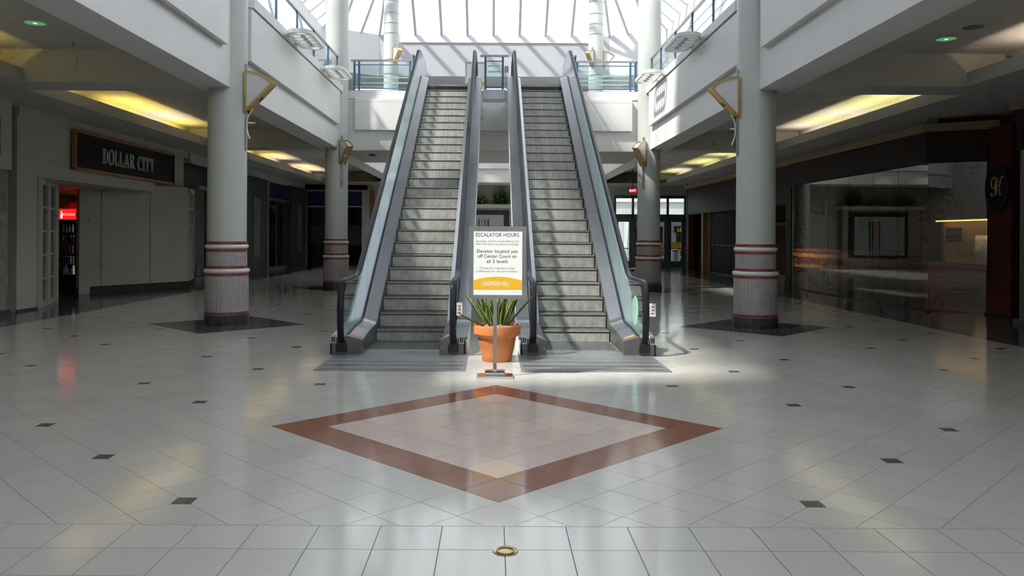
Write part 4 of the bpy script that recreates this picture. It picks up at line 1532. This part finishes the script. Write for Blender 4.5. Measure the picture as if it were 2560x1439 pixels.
H_ = PI / 2
GL = {
    'D': (.80, [rc(.09, .27, 0, 1), rc(0, .36, 0, .06), rc(0, .36, .94, 1)] + ring_sector(.27, .5, (.50, .5), (.31, .44), -H_, H_)),
    'O': (.88, ring_sector(.43, .5, (.43, .52), (.25, .46), 0, 2 * PI, 24)),
    'L': (.70, [rc(.09, .27, 0, 1), rc(0, .36, .94, 1), rc(0, .64, 0, .06), [(.52, .06), (.64, .06), (.67, .30), (.62, .30)]]),
    'A': (.88, [[(.08, .04), (.16, .04), (.42, .86), (.38, 1.0)], [(.38, 1.0), (.46, 1.02), (.80, .04), (.58, .04)], rc(.2, .62, .30, .36), rc(0, .25, 0, .06), rc(.50, .88, 0, .06)]),
    'R': (.86, [rc(.09, .27, 0, 1), rc(0, .36, 0, .06), rc(0, .36, .94, 1), [(.30, .50), (.48, .50), (.78, .06), (.56, .06)], rc(.58, .86, 0, .06)] + ring_sector(.27, .74, (.42, .26), (.24, .20), -H_, H_)),
    'C': (.82, ring_sector(.43, .5, (.43, .52), (.25, .46), math.radians(38), math.radians(318), 22) + [[(.72, .66), (.78, .66), (.78, .98), (.73, .98)]]),
    'I': (.44, [rc(.12, .30, 0, 1), rc(.02, .40, 0, .06), rc(.02, .40, .94, 1)]),
    'T': (.80, [rc(.30, .48, 0, 1), rc(.20, .58, 0, .06), rc(.02, .76, .94, 1), [(.02, .94), (.14, .94), (.04, .70), (.0, .70)], [(.64, .94), (.76, .94), (.78, .70), (.74, .70)]]),
    'Y': (.86, [rc(.34, .52, 0, .46), rc(.24, .62, 0, .06), [(.10, .96), (.30, .96), (.52, .46), (.36, .40)], [(.66, .96), (.74, .96), (.52, .44), (.44, .46)], rc(0, .38, .94, 1), rc(.54, .86, .94, 1)]),
    ' ': (.42, []),
}
cur = 0.0
LH = .41
total = sum(GL[c][0] + .07 for c in 'DOLLAR CITY')
scx = 3.22 / (total * 1.0)
for c in 'DOLLAR CITY':
    w, polys = GL[c]
    if polys:
        mb = MB()
        for q in polys:
            mb.prism([(1.3 + (cur + p[0]) * scx, .20 + p[1] * LH) for p in q], .07, .11, 'x')
        obj('letter', mb, 'sign_letter', sg, label='grey serif letter ' + c)
    cur += w + .07

# drinks cooler inside the doorway, with its bottles
cl = thing('drinks_cooler', 'tall black drinks cooler with lit red header inside the DOLLAR CITY doorway', 'drinks cooler', (-12.2, 23.0, 0), math.radians(-8))
cw = .36
obj('base', MB().box(-cw, cw, 0, .65, 0, .50), 'black_plastic', cl)
obj('side_panel', MB().box(-cw, -cw + .03, 0, .65, .5, 2.12), 'black_plastic', cl)
obj('side_panel', MB().box(cw - .10, cw, 0, .65, .5, 2.12), 'black_plastic', cl)
obj('back_panel', MB().box(-cw, cw, .60, .65, .5, 2.12), 'cooler_inside', cl)
obj('top_panel', MB().box(-cw, cw, 0, .65, 2.06, 2.12), 'black_plastic', cl)
hd = obj('header_sign', MB().box(-cw, cw - .02, -.03, .6, 2.12, 2.42), 'cooler_red', cl, label='lit red header with white bottle and ICE COLD')
bt = [(-.205, .03), (-.155, .03), (-.15, .12), (-.165, .16), (-.165, .24), (-.195, .24), (-.195, .16), (-.21, .12)]
obj('bottle_mark', MB().prism([(x, 2.12 + z) for x, z in bt], -.036, -.031, 'y'), 'cooler_white', hd)
text('lettering', 'ICE COLD', .085, 'cooler_white', hd, T_front(.04, -.032, 2.24))
obj('door', MB().box(-cw + .03, -cw + .06, -.02, 0, .5, 2.1).box(cw - .13, cw - .10, -.02, 0, .5, 2.1), 'black_plastic', cl)
obj('door_glass', MB().box(-cw + .06, cw - .13, -.014, -.008, .52, 2.08), 'cooler_glass', cl)
obj('lamp', MB().tube([(cw - .13, .06, .55), (cw - .13, .06, 2.02)], .012, 6), 'cooler_tube', cl)
shelf_z = [.55, .85, 1.15, 1.44, 1.76]
for z in shelf_z:
    obj('shelf', MB().box(-cw + .03, cw - .10, .03, .6, z - .012, z), 'fixture_white', cl)
BOT = MB().lathe([(.0, 0), (.032, 0), (.034, .02), (.033, .12), (.014, .175), (.013, .20), (.0, .20)], seg=12)
kinds = [['soda_milk', 'soda_milk'], ['soda_blue', 'soda_blue', 'soda_blue', 'soda_clear', 'soda_green', 'soda_green'], ['soda_brown', 'soda_red', 'soda_red', 'soda_purple', 'soda_clear'], ['soda_orange', 'soda_green', 'soda_brown', 'soda_brown', 'soda_brown', 'soda_brown'], ['soda_clear'] * 5]
names = {'soda_milk': 'white', 'soda_blue': 'blue', 'soda_clear': 'clear', 'soda_green': 'green', 'soda_brown': 'brown', 'soda_red': 'red', 'soda_purple': 'purple', 'soda_orange': 'orange'}
rown = ['lowest', 'second lowest', 'middle', 'second highest', 'top']
cooler_M = Matrix.Translation((-12.2, 23.0, 0)) @ Matrix.Rotation(math.radians(-8), 4, 'Z')
BM = {}
for r, row in enumerate(kinds):
    n = len(row)
    for k, mt in enumerate(row):
        big = r == 0
        key = (mt, big)
        if key not in BM:
            mb = MB()
            mb.v, mb.f, mb.m = list(BOT.v), list(BOT.f), list(BOT.m)
            if big: mb.v = [(x * 2.5, y * 2.5, z * 1.15) for x, y, z in mb.v]
            BM[key] = (mb.mesh('bottle_body', [mt], 40), MB().lathe([(.0, .2), (.016, .2), (.016, .222), (.0, .222)], seg=10).mesh('bottle_cap', ['ink_white' if mt != 'soda_red' else 'ink_red']))
        x = -cw + .09 + (k + .5) * (2 * cw - .24) / n
        p = cooler_M @ Vector((x, .12, shelf_z[r]))
        same = [q for q in range(n) if row[q] == mt]
        which = '' if len(same) == 1 else ', %s of its colour from the left' % ('first', 'second', 'third', 'fourth', 'fifth')[same.index(k)]
        t = thing('bottle', '%s bottle, %s cooler shelf%s' % (names[mt], rown[r], which), 'bottle', p, 0, '%s bottles on the %s cooler shelf' % (names[mt], rown[r]))
        link(bpy.data.objects.new('body', BM[key][0]), t)
        c = link(bpy.data.objects.new('cap', BM[key][1]), t)
        if big:
            c.scale = (2.0, 2.0, 1.15)
for x0, x1, z1, mt, lb in ((-.30, -.11, .16, 'box_purple', 'dark purple carton on top of the drinks cooler'), (-.09, .08, .20, 'box_pink', 'dull red carton on top of the drinks cooler'), (.10, .34, .26, 'box_yellow', 'yellow carton on top of the drinks cooler')):
    t = thing('carton', lb, 'box', cooler_M @ Vector(((x0 + x1) / 2, .3, 2.42)), math.radians(-8), 'cartons on the cooler')
    w = (x1 - x0) / 2
    obj('body', MB().box(-w, w, -.12, .12, 0, z1 - .012), mt, t)
    obj('lid', MB().box(-w - .004, w + .004, -.124, .124, z1 - .03, z1), mt, t)
rl_ = thing('shop_ceiling_lamp', 'dim warm lamp inside the DOLLAR CITY shop', 'lamp', (-12.6, 25.2, 2.93))
obj('panel', MB().box(-.3, .3, -.3, .3, 0, .03), 'room_lamp', rl_)
obj('frame', MB().box(-.34, .34, -.34, -.3, -.01, .03).box(-.34, .34, .3, .34, -.01, .03), 'fixture_white', rl_)

# neighbour shop at the left edge
nb = thing('shopfront', 'grey shopfront with stone pier at the left edge of the view', 'shopfront', (-10.9, 17.4, 0))


def np_(name, mb, mat, parent=None):
    o = obj(name, mb, mat, parent or nb)
    if parent is None: o.location = (10.9, -17.4, 0)
    return o


np_('wall', MB().box(-11.2, -10.75, 6, 17.48, 0, SOF), LW)
np_('stone_pier', MB().box(-10.75, -10.2, 14.0, 16.85, 0, 3.05), 'stone_pinkish')
np_('pier_capital', MB().box(-10.78, -10.16, 13.9, 16.9, 3.05, SOF), LW)
np_('dark_sign_panel', MB().box(-10.16, -10.12, 13.9, 16.45, 3.3, 4.1), 'navy')
np_('vertical_bar', MB().tube([(-10.66, 17.15, .75), (-10.66, 17.15, 3.55)], .03, 8), 'steel', None)
em = np_('scroll_emblem', MB().tube(smooth_path([(-10.72, 17.05, 3.85), (-10.72, 17.16, 3.95), (-10.72, 17.24, 4.05), (-10.72, 17.15, 4.15), (-10.72, 17.05, 4.08), (-10.72, 17.12, 4.0), (-10.72, 17.22, 3.9), (-10.72, 17.14, 3.78)], 5), .02, 6), 'steel_dark')
np_('plinth', MB().box(-10.75, -10.15, 13.95, 16.9, 0, .12), 'dark_stone')

# dark shop further back on the left
ds = thing('shopfront', 'dark stone shopfront with blue sign bands on the left behind the near column', 'shopfront', (-10.6, 36, 0))


def dp(name, mb, mat, parent=None, label=None):
    o = obj(name, mb, mat, parent or ds, label=label)
    if parent is None: o.location = (10.6, -36, 0)
    return o


dp('header', MB().box(-10.75, -10.45, 27.6, 44.4, 4.2, SOF), LW)
dp('header_rail', MB().box(-10.45, -10.40, 27.6, 44.4, 4.16, 4.24), LW)
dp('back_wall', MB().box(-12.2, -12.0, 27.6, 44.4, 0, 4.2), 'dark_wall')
for y0, y1 in ((32.7, 36.4), (40.4, 43.9)):
    p = dp('stone_pier', MB().box(-10.75, -10.2, y0, y1 - .35, 0, 4.16), 'dark_stone')
    dp('granite_edge', MB().box(-10.75, -10.18, y1 - .35, y1, 0, 4.16), 'granite')
    ym = (y0 + y1 - .35) / 2 + .2
    dp('panel_frame', MB().box(-10.2, -10.185, ym - .5, ym - .45, .75, 3.3).box(-10.2, -10.185, ym + .45, ym + .5, .75, 3.3).box(-10.2, -10.185, ym - .5, ym + .5, .75, .8).box(-10.2, -10.185, ym - .5, ym + .5, 3.25, 3.3), 'steel_dark', p)
    dp('panel_inset', MB().box(-10.2, -10.19, ym - .45, ym + .45, .8, 3.25), 'granite', p)
for y0, y1 in ((28.0, 32.7), (36.4, 40.4)):
    dp('sign_band', MB().box(-10.6, -10.5, max(y0, 31.4), y1, 3.42, 4.16), 'navy')
    dp('canopy', MB().prism([(-10.6, 3.30), (-10.3, 3.30), (-10.25, 3.36), (-10.3, 3.42), (-10.6, 3.42)], y0, y1, 'y'), 'steel')
    m = 3
    for k in range(m):
        a, b = y0 + (y1 - y0) * k / m + .03, y0 + (y1 - y0) * (k + 1) / m - .03
        dp('glass_pane', MB().box(-10.62, -10.60, a, b, .18, 3.3), 'green_glass')
        dp('mullion', MB().box(-10.66, -10.56, b, b + .06, 0, 3.3), 'frame_green')
    dp('sill', MB().box(-10.66, -10.45, y0, y1, 0, .18), 'granite')

# glass shop in the back wall, left
bs_ = thing('shopfront', 'dark glass shopfront with blue band in the far wall, left of the escalators', 'shopfront', (-8.8, YBACK, 0))


def bp_(name, mb, mat):
    o = obj(name, mb, mat, bs_)
    o.location = (8.8, -YBACK, 0)
    return o


bp_('sign_band', MB().box(-10.25, -7.3, YBACK - .02, YBACK + .05, 3.32, 4.06), 'navy')
bp_('band_rail', MB().box(-10.25, -7.3, YBACK - .05, YBACK + .05, 3.24, 3.32), LW)
for a, b in ((-10.25, -8.8), (-8.76, -7.3)):
    bp_('glass_pane', MB().box(a, b, YBACK, YBACK + .02, 0, 3.24), 'green_glass')
    bp_('frosted_band', MB().box(a, b, YBACK - .012, YBACK - .004, 1.15, 2.25), 'frosted_green')
bp_('jamb', MB().box(-7.3, -7.05, YBACK - .1, YBACK + .05, 0, 4.2), LW)
bp_('jamb', MB().box(-6.85, -6.6, YBACK - .06, YBACK, 0, 4.2), 'wood_trim')
obj('wall_back_room', MB().box(-10.5, -7.0, 46.6, 46.8, -.05, 4.6).box(-10.5, -10.3, YBACK, 46.8, -.05, 4.6).box(-7.2, -7.0, YBACK + .25, 46.8, -.05, 4.6).box(-10.5, -7.0, YBACK, 46.8, 4.2, 4.5), 'dark_wall', kind='structure')

# ledge unit with plants seen through the gap between the escalators
ku = thing('display_unit', 'cream-topped display unit with black frame behind the escalators', 'display', (0, 44.2, 0))
obj('body', MB().box(-3.2, 1.15, -.4, .2, 0, 3.22), 'stone_pinkish', ku)
obj('top_ledge', MB().box(-3.3, 1.25, -.5, .25, 3.22, 3.42), 'store_grey', ku)
fr_ = obj('black_frame', MB().bevbox(-2.4, .85, -.46, -.4, .6, 3.1, .02), 'black_plastic', ku)
obj('screen', MB().bevbox(-2.2, .55, -.48, -.46, .75, 2.85, .008), 'board_screen', fr_)
for k, mt in enumerate(('store_pane', 'wood_trim', 'store_pane', 'navy')):
    obj('printed_strip', MB().box(-.85 + k * .17, -.80 + k * .17 + .04, -.485, -.48, .8, 2.6), mt, fr_)
rp = random.Random(9)
for cx, w, h, mt, lb in ((-2.25, .55, .5, 'foliage', 'green trailing plant on the ledge, hidden end of the display unit'), (-.85, .45, .34, 'foliage_light', 'light green bushy plant on the display ledge behind the escalators'), (.42, .42, .66, 'foliage', 'tall dark green plant on the display ledge behind the escalators')):
    t = thing('ledge_plant', lb, 'plant', (cx, 44.1, 3.425), 0, 'plants on the display ledge')
    mb = MB()
    for k in range(300):
        a, r = rp.uniform(0, 2 * PI), math.sqrt(rp.random())
        z = rp.random() ** .8 * h * (1 - .5 * r * r)
        c = Vector((w * r * math.cos(a), .22 * r * math.sin(a), z))
        d = Vector((rp.uniform(-1, 1), rp.uniform(-1, .3), rp.uniform(-.2, 1))).normalized()
        s_ = d.cross(Vector((0, 0, 1))).normalized() * .06
        u = d * .24
        mb.add([c, c + u * .5 + s_, c + u, c + u * .5 - s_], [(0, 1, 2, 3)])
    lf = obj('foliage', mb, mt, t, kind='stuff')
    st = MB()
    for k in range(5):
        a = rp.uniform(-.5, .5) * w
        st.tube([(a * .4, 0, 0), (a, rp.uniform(-.1, .1), h * .7)], .012, 5)
    obj('stem', st, 'wood_trim', t)

# ================================================================ RIGHT SHOPS
rg = thing('shopfront', 'brown shopfront with frameless dark glass panes on the right', 'shopfront', (XR, 22, 0))


def rp_(name, mb, mat, parent=None, label=None):
    o = obj(name, mb, mat, parent or rg, label=label)
    if parent is None: o.location = (-XR, -22, 0)
    return o


ys = [27.2, 25.7, 24.25, 22.8, 21.4, 20.05, 18.65]
for a, b in zip(ys, ys[1:]):
    rp_('glass_pane', MB().box(XR, XR + .012, b + .006, a - .006, .03, 3.46), 'shop_glass')
A, B = Vector((XR, 18.65)), Vector((11.1, 18.07))
pn = quad_wall(tuple(A), tuple(B), .03, 3.46, .012, 'shop_glass', 'glass_pane', rg)
pn.location = (-XR, -22, 0)
rp_('base_rail', MB().box(XR - .02, XR + .05, 18.65, 27.2, 0, .03), 'black_plastic')
rp_('fascia', MB().box(XR - .08, XR + .25, 18.6, 27.3, 3.46, 4.16), 'brown_fascia')
rp_('fascia', MB().prism([(XR - .08, 18.6), (11.1, 18.0), (11.3, 18.3), (XR + .25, 18.9)], 3.46, 4.16), 'brown_fascia')
rp_('cornice', MB().box(XR - .16, XR + .25, 18.6, 42.0, 4.17, 4.36), 'tan_trim')
rp_('cornice', MB().prism([(XR - .16, 18.6), (11.25, 17.85), (11.4, 18.2), (XR + .25, 18.9)], 4.17, 4.36), 'tan_trim')
rp_('bulkhead', MB().box(XR + .02, XR + .25, 18.7, 42.0, 4.36, SOF), LW)
pl_ = rp_('pilaster', MB().box(11.1, 11.5, 17.2, 18.05, 0, 4.2), 'red_brown')
rp_('pilaster_foot', MB().box(11.06, 11.5, 17.16, 18.08, 0, .06), 'black_plastic')
rp_('side_pilaster', MB().box(XR - .02, XR + .06, 27.22, 27.7, 0, 4.16), 'brown_fascia')
# interior
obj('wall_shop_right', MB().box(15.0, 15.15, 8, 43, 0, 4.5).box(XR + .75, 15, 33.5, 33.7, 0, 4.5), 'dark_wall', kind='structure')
ct = thing('counter', 'low red and cream striped counter behind the dark glass shopfront', 'counter', (11.5, 27.3, 0))
obj('plinth', MB().box(.03, .5, -3.4, 3.5, 0, .6), 'dark_wall', ct)
obj('body', MB().box(0, .55, -3.4, 3.5, .6, 1.2), 'counter_cream', ct)
obj('red_panel', MB().box(-.02, 0, -3.4, 3.2, .80, 1.0), 'counter_red', ct)
obj('top', MB().box(-.04, .6, -3.45, 3.55, 1.2, 1.30), 'counter_red', ct)
for y in (.6, -.6):
    obj('roundel', MB().lathe([(.10, 0), (.15, 0), (.15, .03), (.10, .03)], seg=24, ring=True).xform(Matrix.Translation((-.02, y, .9)) @ Matrix.Rotation(-PI / 2, 4, 'Y')), 'counter_cream', ct)
lc = thing('serving_hatch', 'warm lit serving hatch deep inside the dark glass shop', 'serving hatch', (14.4, 24.8, 0))
obj('back_wall', MB().box(.3, .4, -1.5, 1.6, .9, 2.3), 'counter_cream', lc)
obj('hatch_frame', MB().box(0, .35, -1.6, -1.5, 0, 2.3).box(0, .35, 1.6, 1.7, 0, 2.3), 'brown_fascia', lc)
obj('menu_board', MB().box(.26, .3, .4, 1.2, 1.6, 2.05), 'dark_wall', lc)
obj('tall_fridge', MB().box(.0, .28, -1.4, -.8, .9, 1.8), 'steel', lc)
obj('hatch_counter', MB().box(-.15, .4, -1.6, 1.7, 0, .95), 'counter_red', lc)
obj('hatch_top', MB().box(-.1, .4, -1.6, 1.7, 2.3, 2.45), 'brown_fascia', lc)
obj('lamp', MB().box(.03, .08, -1.3, 1.4, 2.25, 2.28), 'room_lamp', lc)
hl = thing('counter_fill_lamp', 'added hidden warm strip lamp over the striped counter in the dark glass shop', 'lamp', (10.75, 29.0, 2.25))  # added to brighten the counter, hidden from view by its shade
obj('strip', MB().box(-.02, .02, -.9, 1.4, 0, .02), 'counter_fill_lamp', hl)
obj('shade', MB().box(-.10, -.03, -1.0, 1.5, -.10, .10).box(-.10, .05, -1.0, 1.5, .03, .10).box(-.10, .05, -1.02, -1.0, -.10, .10), 'dark_wall', hl)
obj('hanger', MB().box(-.01, .01, -.01, .01, .1, SOF - 2.25), 'dark_wall', hl)

# oval monogram sign on the pilaster
ov = thing('oval_sign', 'black oval sign with gold script monogram on the red pilaster', 'sign', (11.08, 17.60, 2.83))
obj('board', MB().prism([(.40 * math.cos(a), .52 * math.sin(a)) for a in [2 * PI * q / 36 for q in range(36)]], -.05, .02, 'x'), 'sign_black', ov)
obj('rim', MB().sweep([(-.05, .385 * math.cos(a), .505 * math.sin(a)) for a in [2 * PI * q / 36 for q in range(36)]], [(-.012, -.012), (.012, -.012), (.012, .012), (-.012, .012)], up=(1, 0, 0), closed=True), 'black_plastic', ov)


def stroke(pts, r=.013):
    # script drawn in (u, v): u runs to the right as seen from the court (towards smaller y)
    obj('script_stroke', MB().tube(smooth_path([(-.062, -u, v) for u, v in pts], 6), r, 6, up=(1, 0, 0)), 'gold_paint', ov, 60)


stroke([(-.02, .16), (-.05, .23), (-.12, .22), (-.17, .12), (-.15, .02), (-.09, .0), (-.04, .06), (-.01, .16), (-.02, .02), (-.05, -.10), (-.12, -.18), (-.18, -.16), (-.16, -.10)])
stroke([(.05, .22), (.04, .10), (.02, -.04), (.0, -.14), (-.03, -.17)])
stroke([(.24, .19), (.22, .23), (.16, .20), (.13, .08), (.11, -.06), (.13, -.15), (.18, -.14)])
stroke([(-.06, .03), (.03, .04), (.10, .06), (.17, .08)], .010)

# next shop at the right edge
ns = thing('shopfront', 'glass shopfront with steel column at the right edge of the view', 'shopfront', (10.6, 14.5, 0))


def nq(name, mb, mat):
    o = obj(name, mb, mat, ns)
    o.location = (-10.6, -14.5, 0)
    return o


nq('fascia', MB().box(10.55, 10.9, 9, 16.2, 3.5, 4.3), 'brown_fascia')
nq('cornice', MB().box(10.45, 10.9, 9, 16.3, 4.3, SOF), 'tan_trim')
nq('glass_pane', MB().box(10.7, 10.712, 13.2, 16.1, .1, 3.5), 'shop_glass')
nq('glass_pane', MB().box(10.7, 10.712, 9.2, 13.1, .1, 3.5), 'shop_glass')
nq('steel_column', MB().lathe([(.11, 0), (.11, 3.5)], c=(10.72, 16.15, 0), seg=20), 'steel_dark')
nq('sill', MB().box(10.55, 10.9, 9, 16.3, 0, .1), 'dark_stone')
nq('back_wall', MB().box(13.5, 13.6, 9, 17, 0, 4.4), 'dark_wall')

# folding-grille shop further back on the right
gs = thing('shopfront', 'dark red-brown shopfront with folding grille right of the entrance doors', 'shopfront', (XR + .6, 36, 0))


def gq(name, mb, mat):
    o = obj(name, mb, mat, gs)
    o.location = (-XR - .6, -36, 0)
    return o


gq('fascia', MB().box(XR + .02, XR + .3, 27.72, 42, 2.85, 4.16), 'brown_fascia')
gq('fascia_end', MB().box(XR + .0, XR + .3, 41.6, 42.1, 0.0, 2.85), 'red_brown')
gq('post', MB().box(XR + .05, XR + .3, 38.9, 39.2, 0, 2.85), 'wood_trim')
for k in range(34):
    y = 31.2 + k * .22
    gq('grille_slat', MB().box(XR + .3, XR + .34, y, y + .07, .05, 2.85), 'black_plastic')
gq('grille_rail', MB().box(XR + .3, XR + .34, 31.1, 38.9, 0, .06).box(XR + .3, XR + .34, 31.1, 38.9, 1.3, 1.35), 'black_plastic')
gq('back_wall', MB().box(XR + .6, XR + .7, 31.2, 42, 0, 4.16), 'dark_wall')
gq('plinth', MB().box(XR - .02, XR + .3, 27.75, 33.0, 0, .35), 'dark_stone')
gq('end_wall', MB().box(XR + .0, 11.75, 42.0, 42.2, 0, SOF), 'brown_fascia')

# ================================================================ ENTRANCE DOORS AND STREET
dr = tag(link(bpy.data.objects.new('door_1', None)), None, None, None, 'structure')
xs = [6.72, 7.72, 8.70, 9.65, 10.62, 11.58]
F = 'frame_green'
for k, x in enumerate(xs):
    obj('post', MB().box(x - .06, x + .06, YBACK - .05, YBACK + .12, 0, 3.98), F, dr)
obj('transom', MB().box(xs[0], xs[-1], YBACK - .05, YBACK + .12, 2.78, 2.94), F, dr)
obj('head', MB().box(xs[0], xs[-1], YBACK - .05, YBACK + .12, 3.82, 3.98), F, dr)
for k, (a, b) in enumerate(zip(xs, xs[1:])):
    a, b = a + .06, b - .06
    obj('transom_glass', MB().box(a, b, YBACK + .03, YBACK + .04, 2.94, 3.82), 'door_glass', dr)
    d = obj('door_leaf', MB().box(a, a + .14, YBACK, YBACK + .06, 0, 2.78).box(b - .14, b, YBACK, YBACK + .06, 0, 2.78).box(a + .14, b - .14, YBACK, YBACK + .06, 0, .35).box(a + .14, b - .14, YBACK, YBACK + .06, 2.52, 2.78), F, dr)
    obj('door_pane', MB().box(a + .14, b - .14, YBACK + .025, YBACK + .035, .35, 2.52), 'door_glass', d)
    obj('push_bar', MB().box(a + .1, b - .1, YBACK - .06, YBACK - .03, 1.02, 1.07), 'steel', d)
ex = thing('exit_sign', 'small lit red exit sign beside the column at the bridge', 'exit sign', (7.0, 40.5, 3.9))
obj('box', MB().bevbox(-.22, .22, -.05, .05, 0, .24, .01), 'black_plastic', ex)
obj('lit_face', MB().box(-.19, .19, -.056, -.05, .03, .21), 'exit_red', ex)
text('lettering', 'EXIT', .17, 'cooler_white', ex, T_front(0, -.058, .06))
obj('hanger', MB().box(-.015, .015, -.015, .015, .24, CEIL - 3.9), 'black_plastic', ex)

bus = thing('bus', 'yellow white and blue bus outside the entrance doors', 'bus', (8.6, 50.5, -.05))
obj('body', MB().bevbox(0, 7.5, 0, 2.4, .35, 2.85, .12), 'bus_white', bus)
obj('yellow_band', MB().box(-.01, 7.51, -.02, 0.0, .85, 1.42), 'bus_yellow', bus)
obj('blue_band', MB().box(-.01, 7.51, -.02, 0.0, .55, .82), 'bus_blue', bus)
obj('yellow_stripe', MB().box(-.01, 7.51, -.025, -.0205, .64, .72), 'bus_yellow', bus)
obj('skirt', MB().box(0, 7.5, .05, 2.35, .2, .36), 'bus_window', bus)
for x0, x1 in ((.12, .95), (1.15, 2.05), (2.9, 4.0), (4.15, 5.2), (5.35, 6.4)):
    obj('window', MB().bevbox(x0, x1, -.03, -.005, 1.40, 2.40, .01), 'bus_window', bus)
dp_ = obj('display_panel', MB().box(2.75, 4.1, -.04, -.03, 2.02, 2.42), 'bus_window', bus)
text('lettering', 'LD M', .30, 'led_orange', dp_, T_front(3.3, -.045, 2.10))
for x in (1.0, 5.9):
    w = obj('wheel', MB().lathe([(.0, -.12), (.36, -.12), (.42, -.09), (.42, .09), (.0, .12)], seg=24).xform(Matrix.Translation((x, .08, .42)) @ Matrix.Rotation(PI / 2, 4, 'X')), 'rubber', bus)
    obj('hub', MB().lathe([(.0, .15), (.16, .14), (.18, .11), (.0, .11)], seg=20).xform(Matrix.Translation((x, .08, .42)) @ Matrix.Rotation(PI / 2, 4, 'X')), 'steel', w)
bn = thing('litter_bin', 'white cylindrical litter bin outside the doors', 'litter bin', (10.75, 47.6, -.05))
obj('body', MB().lathe([(.0, 0), (.27, 0), (.29, .05), (.29, .82), (.26, .88)], seg=24), 'bus_white', bn, 40)
obj('lid', MB().lathe([(.27, .86), (.24, .98), (.12, 1.03), (.0, 1.03)], seg=24), 'steel_dark', bn, 40)
ow = thing('street_building', 'pale concrete building side outside the left entrance door', 'building', (7.1, 52, 0))
obj('wall', MB().box(-1.5, .15, 0, 1.2, -.05, 5), 'concrete', ow)
obj('downpipe', MB().tube([(.45, -.3, -.05), (.45, -.3, 4), (.75, -.3, 4.6)], .07, 10), 'bus_white', ow)
obj('pole', MB().box(.55, .65, -.4, -.3, -.05, 2.4), 'black_plastic', ow)
obj('canopy', MB().box(-2, 9, -6.5, -1.5, 4.3, 4.6), 'concrete', ow)

ob_ = thing('street_building', 'long grey building across the street beyond the bus', 'building', (12, 66, -.05))
obj('wall', MB().box(-14, 22, 0, 6, 0, 4.6), 'concrete', ob_)
obj('parapet', MB().box(-14.2, 22.2, -.2, 6.2, 4.6, 4.9), 'bus_white', ob_)
for k in range(9):
    obj('window', MB().box(-12 + k * 3.6, -10 + k * 3.6, -.06, 0, 1.2, 3.2), 'bus_window', ob_)
